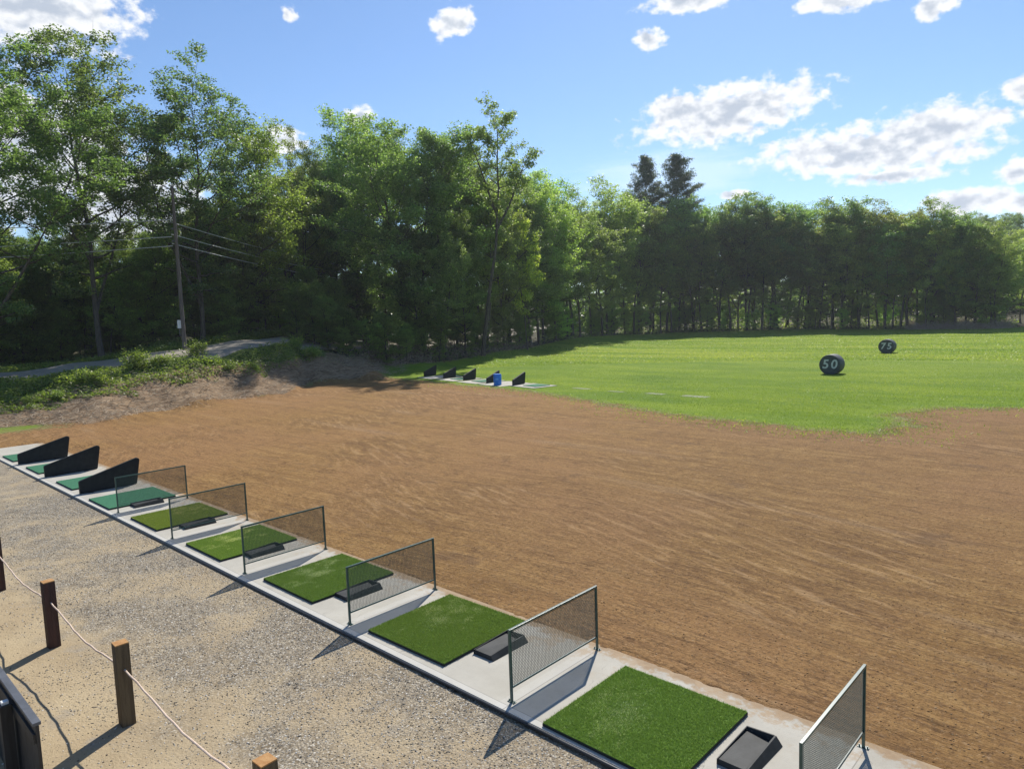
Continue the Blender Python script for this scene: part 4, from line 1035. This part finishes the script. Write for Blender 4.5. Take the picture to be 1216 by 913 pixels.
SL = [(152, 46.2, 1.25, 'tall pale green shrub standing up from the crest of the embankment'), (96, 44.0, 1.3, 'big dark green shrub bulging out of the left part of the embankment'), (112, 43.2, 1.0, 'shrub low on the slope with dark shade beneath it'),
      (186, 46.4, .9, 'small spindly shrub on the crest left of the utility pole'), (228, 48.4, 1.1, 'shrub on the crest just below the utility pole'), (246, 47.6, .8, 'round shrub on the crest right of the utility pole'),
      (350, 55.0, 1.1, 'shrub hiding the road where it enters the wood'), (60, 42.5, .8, 'low yellow green shrub near the left end of the embankment'), (300, 47.8, .55, 'low shrub on the right part of the crest'), (268, 47.2, .6, 'bushy weed clump in front of the sunlit road'),
      (30, 42.6, .7, 'small shrub at the left edge beside the road'), (368, 53.5, 1.2, 'shaded green shrub at the right end of the embankment')]
for i, (b, D, h, lb) in enumerate(SL):
    x, y = polar(b, D); t = empty('bank_shrub', (x, y, gz(x, y)-.05), rt_.uniform(0, 6)); h *= .68; t.scale = (h*1.1, h*1.1, h); tag(t, lb, 'shrub', 'shrubs on the embankment')
    a, c = SH[i % 2]; link('stems', a, t); q = link('foliage', c, t); v = rt_.uniform(.8, 1.2); q.color = G_(v, v, v*.9)

# ------------------------------------------------------------------ lawn blades, clods and stones
x, y = region_points(r, 420000, 380, 1330, 24, 62, lambda b, D, x, y: (dirt_sd(x, y)+1.5*vnoise(x, y, 1.1, 5) < 1.7-4.6*r.random(len(x))**.6) & (edge_sd(x, y) < .5) & (r.random(len(x)) < np.clip(1.5-D/48, .12, 1)))
C = np.stack([x, y, zg(x, y)-.005], 1); V, F, lv = blades(C, .040, .013, 80, .8)
o = link('lawn_grass', np_mesh('lawn_grass', V, F, M_grassb, {'lv': np.clip(lv*.45+np.repeat(.32+.55*vnoise(x*.45, y, 2.6, 4)+.25*vnoise(x, y, 9), 3), 0, 1)})); tag(o, 'short bright green lawn grass on the near part of the driving range', 'grass', kind='stuff')
x, y = region_points(r, 60000, 440, 1330, 22, 52, lambda b, D, x, y: (dirt_sd(x, y) > -.8) & (dirt_sd(x, y)+1.1*vnoise(x, y, .8, 4)+.5*vnoise(x, y, 4) < 2.4*r.random(len(x))**2.6) & (y > 15))
C = np.stack([x, y, zg(x, y)-.005], 1); V, F, lv = blades(C, .07, .016, 86, .8)
o = link('sparse_grass', np_mesh('sparse_grass', V, F, M_grassb, {'lv': .25+lv*.75})); tag(o, 'thin sparse grass creeping over the edge of the bare soil', 'grass', kind='stuff')
x, y = region_points(r, 170000, 560, 1330, 58, 128, lambda b, D, x, y: (edge_sd(x, y) < .3) & (dirt_sd(x, y) < -1))
C = np.stack([x, y, zg(x, y)-.005], 1); V, F, lv = blades(C, .055, .040, 84, .9)
o = link('lawn_grass', np_mesh('lawn_grass', V, F, M_grassb, {'lv': np.clip(lv*.4+np.repeat(.50+.75*vnoise(x*.18, y, 3.2, 4), 3), 0, 1)})); tag(o, 'sunlit yellow green grass on the far part of the driving range', 'grass', kind='stuff')
def pebbles(x, y, s0, s1, seed, z0=0.0, flat=.6):
    r = np.random.default_rng(seed); N = len(x)
    O = np.array([(1, 0, 0), (-1, 0, 0), (0, 1, 0), (0, -1, 0), (0, 0, 1), (0, 0, -1)], float)
    f = np.array([(0, 2, 4), (2, 1, 4), (1, 3, 4), (3, 0, 4), (2, 0, 5), (1, 2, 5), (3, 1, 5), (0, 3, 5)])
    s_ = (s0+(s1-s0)*r.random(N)**3)[:, None, None]; V = O[None]*s_*r.uniform(.6, 1.2, (N, 6, 1))*np.array([1, 1, flat])
    a = r.uniform(0, 2*PI, N); c, s2 = np.cos(a)[:, None], np.sin(a)[:, None]
    V = np.stack([V[..., 0]*c-V[..., 1]*s2, V[..., 0]*s2+V[..., 1]*c, V[..., 2]], -1)+np.stack([x, y, zg(x, y)+z0], 1)[:, None]
    return V.reshape(-1, 3), (np.arange(N)[:, None, None]*6+f[None]).reshape(-1, 3), np.repeat(r.random(N), 6)
def pebble_mat(name, stops):
    m, t = new_mat(name); out(t, t.n('ShaderNodeBsdfPrincipled', {'Base Color': t.ramp(t.attr('lv'), stops), 'Roughness': .9, 'Specular IOR Level': .2}).outputs[0]); return m
M_stone = pebble_mat('gravel_stones', [(0, (.04, .04, .042)), (.3, (.16, .15, .13)), (.65, (.36, .32, .25)), (1, (.80, .77, .70))])
M_clod = pebble_mat('soil_clods', [(0, (.16, .09, .042)), (.5, (.27, .155, .07)), (1, (.42, .29, .16))])
x = r.uniform(-6, 17, 170000); y = -.23-r.random(170000)**1.1*5.2; k = (np.hypot(x-CAM[0], y-CAM[1]) < 22) & (r.random(170000) < np.clip(1.05+(y+.3)/4.2+.6*vnoise(x, y, 1.1), .04, 1)); x, y = x[k], y[k]
V, F, lv = pebbles(x, y, .004, .015, 81, .001); o = link('gravel_stones', np_mesh('gravel_stones', V, F, M_stone, {'lv': lv})); tag(o, 'loose gravel stones strewn over the yard in front of the slab', 'gravel', kind='stuff')
D_ = 5+r.random(60000)**1.3*26; a_r = np.radians(r.uniform(-80, 0, 60000)); x = CAM[0]+D_*np.sin(a_r); y = CAM[1]+D_*np.cos(a_r); k = (y > 1.72) & (dirt_sd(x, y) > .5) & (vnoise(x, y, 1.4) > -.5); x, y = x[k], y[k]
V, F, lv = pebbles(x, y, .004, .017, 82, .001); o = link('soil_clods', np_mesh('soil_clods', V, F, M_clod, {'lv': lv})); tag(o, 'crumbs and clods of raked brown soil', 'soil', kind='stuff')

for i in range(48):
    b = rt_.uniform(600, 1185) if i > 16 else rt_.uniform(360, 500); D = float(np.interp(b, EDGE[0], EDGE[1]))+rt_.uniform(.5, 8)
    v = rt_.uniform(.9, 1.9)
    tree(rt_.choice(['bushy', 'bushy', 'sapling']), b, D, None, H=rt_.uniform(2.5, 5) if i > 16 else rt_.uniform(2, 3.6), name='understorey_bush', label='leafy bush growing under the trees along the edge of the wood', cat='bush', group='bushes under the trees', wid=rt_.uniform(1.1, 1.5), color=G_(v*1.05, v*1.1, v*.75))
for i, (b, D, h) in enumerate([(352, 60, 4.5), (372, 61, 5.2), (388, 60, 4.5), (362, 70, 7.0), (395, 66, 6.0), (345, 80, 8), (410, 60, 4)]):
    tree('bushy', b, D, None, H=h, name='understorey_bush', label='leafy bush growing under the trees along the edge of the wood', cat='bush', group='bushes under the trees', wid=1.2, color=G_(1.1, 1.15, .9))

# ------------------------------------------------------------------ the air
hm = bpy.data.materials.new('haze'); hm.use_nodes = True; hm.node_tree.nodes.clear(); ht = NT(hm.node_tree)
pv = ht.n('ShaderNodeVolumePrincipled', {'Color': (.86, .91, 1.0, 1), 'Density': .00028, 'Anisotropy': .35})
ht.n('ShaderNodeOutputMaterial', {'Volume': pv.outputs[0]})
hz = MB().box(-700, 700, -700, 700, -1.5, 75).build('haze', hm); tag(hz, kind='stuff')
